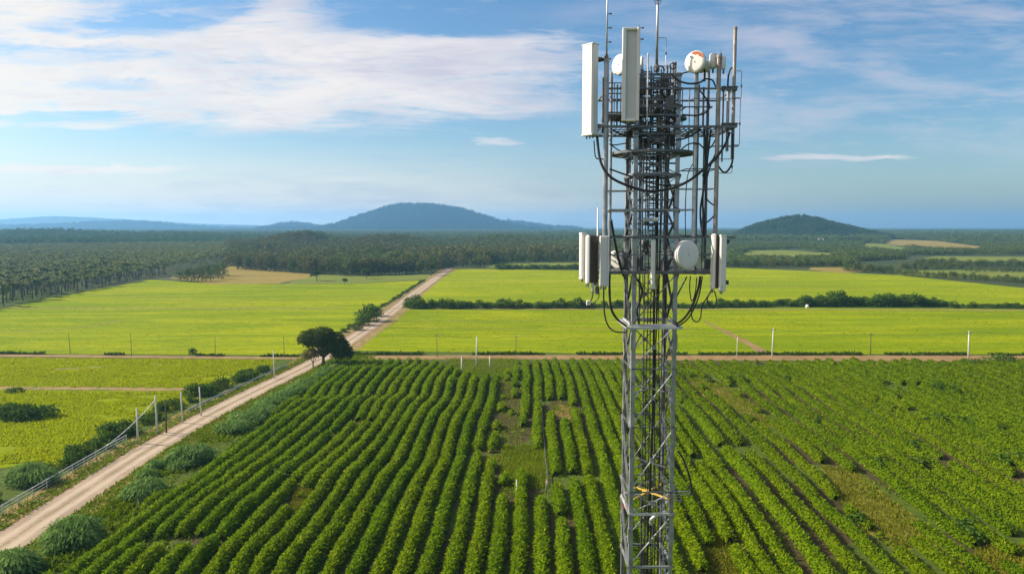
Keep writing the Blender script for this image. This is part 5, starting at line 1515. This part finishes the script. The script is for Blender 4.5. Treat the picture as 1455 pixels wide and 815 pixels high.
cable([(925, 744, 22.3), (926, 737, 22.2), (936, 730, 22.2), (947, 727, 22.3)], .06, 'thick pale bent pipe below the yellow brace', None, 'steel_lt', 'pipe')
cable([(905, 396, 22.5), (912, 410, 22.5), (910, 425, 22.5), (905, 440, 22.5), (908, 460, 22.5)], .035, 'cable snaking inside the tower just below the lower platform')
cable([(902, 494, 22.6), (906, 484, 22.6), (912, 474, 22.6)], .02, 'short curved cable inside the tower under the collar')
for i, (px_, Y_, r_) in enumerate(((929, 22.7, .036), (932.5, 22.7, .02), (936, 22.8, .018), (940, 22.9, .014), (915, 23.2, .014), (919, 22.9, .018), (924, 22.7, .016), (944, 23.1, .014))):
    x0_ = xt(px_, 400, Y_); pts = []
    for k_ in range(24):
        z_ = zt(112 + 3 * i) * (1 - k_ / 23); pts.append(Vector((x0_ + .03 * math.sin(k_ * 1.3 + i * 2) + (.05 * math.sin(k_ * .5 + i)), Y_, z_)))
    o_ = pts[0].copy(); mb = MB(); mb.tube([p - o_ for p in pts], r_, 6); o = mb.build('cable', M['cable'], None, True); o.location = o_
    tag(o, 'black feeder cable running straight down the middle of the tower', 'cable', 'feeder cables down the middle of the tower')
#TOWER_END#

# ------------------------------------------------------------------ haze
mb = MB(); mb.box((0, 4750, 96.5), (24000, 13500, 197)); hz = mb.mesh('haze', [])
hm, nt = newmat('haze')
pv = nd(nt, 'ShaderNodeVolumePrincipled'); pv.inputs['Color'].default_value = (.25, .57, 1.0, 1); pv.inputs['Density'].default_value = 1.22e-4; pv.inputs['Anisotropy'].default_value = .30
nd(nt, 'ShaderNodeOutputMaterial', i_Volume=pv.outputs[0])
hz.materials.append(hm)
o = link('haze', hz); tag(o, 'pale blue haze of the open air over the land', 'haze', kind='stuff')

# ------------------------------------------------------------------ sun and sky
SUN_AZ, SUN_EL = -76.0, 33.0       # degrees from straight ahead (negative: towards -x), and above the horizon
sd = Vector((math.sin(R(SUN_AZ)) * math.cos(R(SUN_EL)), math.cos(R(SUN_AZ)) * math.cos(R(SUN_EL)), math.sin(R(SUN_EL))))
sl = bpy.data.lights.new('sun', 'SUN'); sl.energy = 5.0; sl.angle = R(.6); sl.color = (1.0, .89, .73)
so = bpy.data.objects.new('sun', sl); COL.objects.link(so); so.location = (-60, 40, 90)
so.rotation_euler = sd.to_track_quat('Z', 'Y').to_euler()

W = bpy.data.worlds.new('World'); SC.world = W; W.use_nodes = True
nt = W.node_tree; nt.nodes.clear()
sky = nd(nt, 'ShaderNodeTexSky'); sky.sky_type = 'NISHITA'; sky.sun_disc = False
sky.sun_elevation = R(SUN_EL); sky.sun_rotation = R(SUN_AZ); sky.altitude = 100; sky.air_density = 1.0; sky.dust_density = 1.3; sky.ozone_density = 2.0
tm = nd(nt, 'ShaderNodeVectorMath', operation='MULTIPLY', i_0=sky.outputs[0]); tm.inputs[1].default_value = (.88, .985, 1.04); tint_out = tm.outputs[0]
hs = nd(nt, 'ShaderNodeHueSaturation', i_Saturation=1.18, i_Value=1.0, i_Color=tint_out)
tc = nd(nt, 'ShaderNodeTexCoord'); sx = nd(nt, 'ShaderNodeSeparateXYZ', i_0=tc.outputs['Generated'])
yy_ = mathn(nt, 'MAXIMUM', sx.outputs[1], .25)
A = mathn(nt, 'DIVIDE', sx.outputs[0], yy_); E = mathn(nt, 'DIVIDE', sx.outputs[2], yy_)
vec = nd(nt, 'ShaderNodeCombineXYZ', i_X=A, i_Y=E).outputs[0]
n1 = noise(nt, mapping(nt, vec, (3.6, 17, 1), (0, 0, R(-5)), (2.3, 1.1, 0)), 1.0, 9, .66, .9)
n2 = noise(nt, mapping(nt, vec, (12, 85, 1), (0, 0, R(-7)), (5, 3, 0)), 1.0, 7, .64, .6)
n3 = noise(nt, mapping(nt, vec, (5, 22, 1), (0, 0, R(3)), (8, 2, 0)), 1.0, 5, .55, .3)
warp = mathn(nt, 'MULTIPLY', mathn(nt, 'SUBTRACT', n1, .5), .12)
Aw = mathn(nt, 'ADD', A, warp)
Ew = mathn(nt, 'ADD', E, mathn(nt, 'MULTIPLY', warp, .45))
bank = mathn(nt, 'MULTIPLY', maprange(nt, Ew, .112, .150), mathn(nt, 'SUBTRACT', 1.0, maprange(nt, Aw, -.08, .20)))


def spot(a0, e0, wa, we):
    da = mathn(nt, 'DIVIDE', mathn(nt, 'SUBTRACT', Aw, a0), wa); de = mathn(nt, 'DIVIDE', mathn(nt, 'SUBTRACT', Ew, e0), we)
    return mathn(nt, 'SUBTRACT', 1.0, maprange(nt, mathn(nt, 'ADD', mathn(nt, 'MULTIPLY', da, da), mathn(nt, 'MULTIPLY', de, de)), .05, 1.0))


# openings in the bank where the blue shows
for a0, e0, wa, we, st in ((-.02, .30, .34, .055, 1.1), (-.12, .262, .20, .022, .6), (-.46, .285, .16, .030, .75), (-.52, .262, .16, .018, .7), (-.60, .225, .16, .018, .45), (-.52, .185, .10, .012, .35), (-.60, .143, .16, .010, .7), (-.30, .215, .14, .010, .25)):
    bank = mathn(nt, 'SUBTRACT', bank, mathn(nt, 'MULTIPLY', spot(a0, e0, wa, we), st))
dn = mathn(nt, 'ADD', mathn(nt, 'MULTIPLY', mathn(nt, 'SUBTRACT', n1, .5), 1.9), mathn(nt, 'MULTIPLY', mathn(nt, 'SUBTRACT', n2, .5), 1.7))
dens = maprange(nt, mathn(nt, 'ADD', bank, dn), .02, 1.12)
dens = mathn(nt, 'MULTIPLY', dens, maprange(nt, E, .105, .14))
# thin veils away from the bank
veil = mathn(nt, 'MULTIPLY', mathn(nt, 'MULTIPLY', maprange(nt, mathn(nt, 'ADD', mathn(nt, 'MULTIPLY', n3, .7), mathn(nt, 'MULTIPLY', n2, .3)), .42, .72), maprange(nt, A, -.1, .35)), mathn(nt, 'MULTIPLY', maprange(nt, E, .05, .14), .74))
tot = mathn(nt, 'MAXIMUM', dens, veil)
for a0, e0, wa, we, st in ((-.60, .0745, .22, .0085, 1.0), (-.26, .0605, .10, .0045, .6), (-.028, .1115, .055, .0075, .7), (.42, .0905, .10, .0065, .75), (-.575, .131, .085, .0075, .8)):
    da = mathn(nt, 'DIVIDE', mathn(nt, 'SUBTRACT', mathn(nt, 'ADD', A, mathn(nt, 'MULTIPLY', mathn(nt, 'SUBTRACT', n3, .5), .25)), a0), wa)
    de = mathn(nt, 'DIVIDE', mathn(nt, 'SUBTRACT', mathn(nt, 'ADD', E, mathn(nt, 'MULTIPLY', mathn(nt, 'SUBTRACT', n2, .5), we * 3.0)), e0), we)
    r2 = mathn(nt, 'ADD', mathn(nt, 'MULTIPLY', da, da), mathn(nt, 'MULTIPLY', de, de))
    tot = mathn(nt, 'MAXIMUM', tot, mathn(nt, 'MULTIPLY', mathn(nt, 'SUBTRACT', 1.0, maprange(nt, r2, .0, 1.0)), st))
low = mathn(nt, 'MULTIPLY', mathn(nt, 'SUBTRACT', 1.0, maprange(nt, E, .005, .135)), mathn(nt, 'SUBTRACT', 1.0, maprange(nt, A, -.45, .62)))
tot = mathn(nt, 'MAXIMUM', tot, mathn(nt, 'MULTIPLY', low, .92))
cshade = mixc(nt, maprange(nt, mathn(nt, 'ADD', mathn(nt, 'MULTIPLY', n3, .6), mathn(nt, 'MULTIPLY', n2, .4)), .36, .66), (7.9, 7.15, 6.75), (5.2, 4.9, 5.6))
cshade = mixc(nt, maprange(nt, mathn(nt, 'ADD', A, mathn(nt, 'MULTIPLY', mathn(nt, 'SUBTRACT', n2, .5), 1.2)), -.8, .05), (8.0, 7.3, 6.5), cshade)
colr = mixc(nt, mathn(nt, 'MULTIPLY', tot, .88), hs.outputs[0], cshade)
bg = nd(nt, 'ShaderNodeBackground', i_Color=colr, i_Strength=.070)
nd(nt, 'ShaderNodeOutputWorld', i_Surface=bg.outputs[0])

# ------------------------------------------------------------------ render settings
SC.view_settings.view_transform = 'Standard'; SC.view_settings.look = 'None'
SC.view_settings.exposure = .92; SC.view_settings.gamma = 1.0
SC.render.engine = 'CYCLES'
cy = SC.cycles
cy.use_denoising = True
cy.max_bounces = 6; cy.diffuse_bounces = 3; cy.glossy_bounces = 3; cy.transmission_bounces = 4; cy.volume_bounces = 3; cy.transparent_max_bounces = 8
cy.caustics_reflective = False; cy.caustics_refractive = False
cy.sample_clamp_indirect = 6
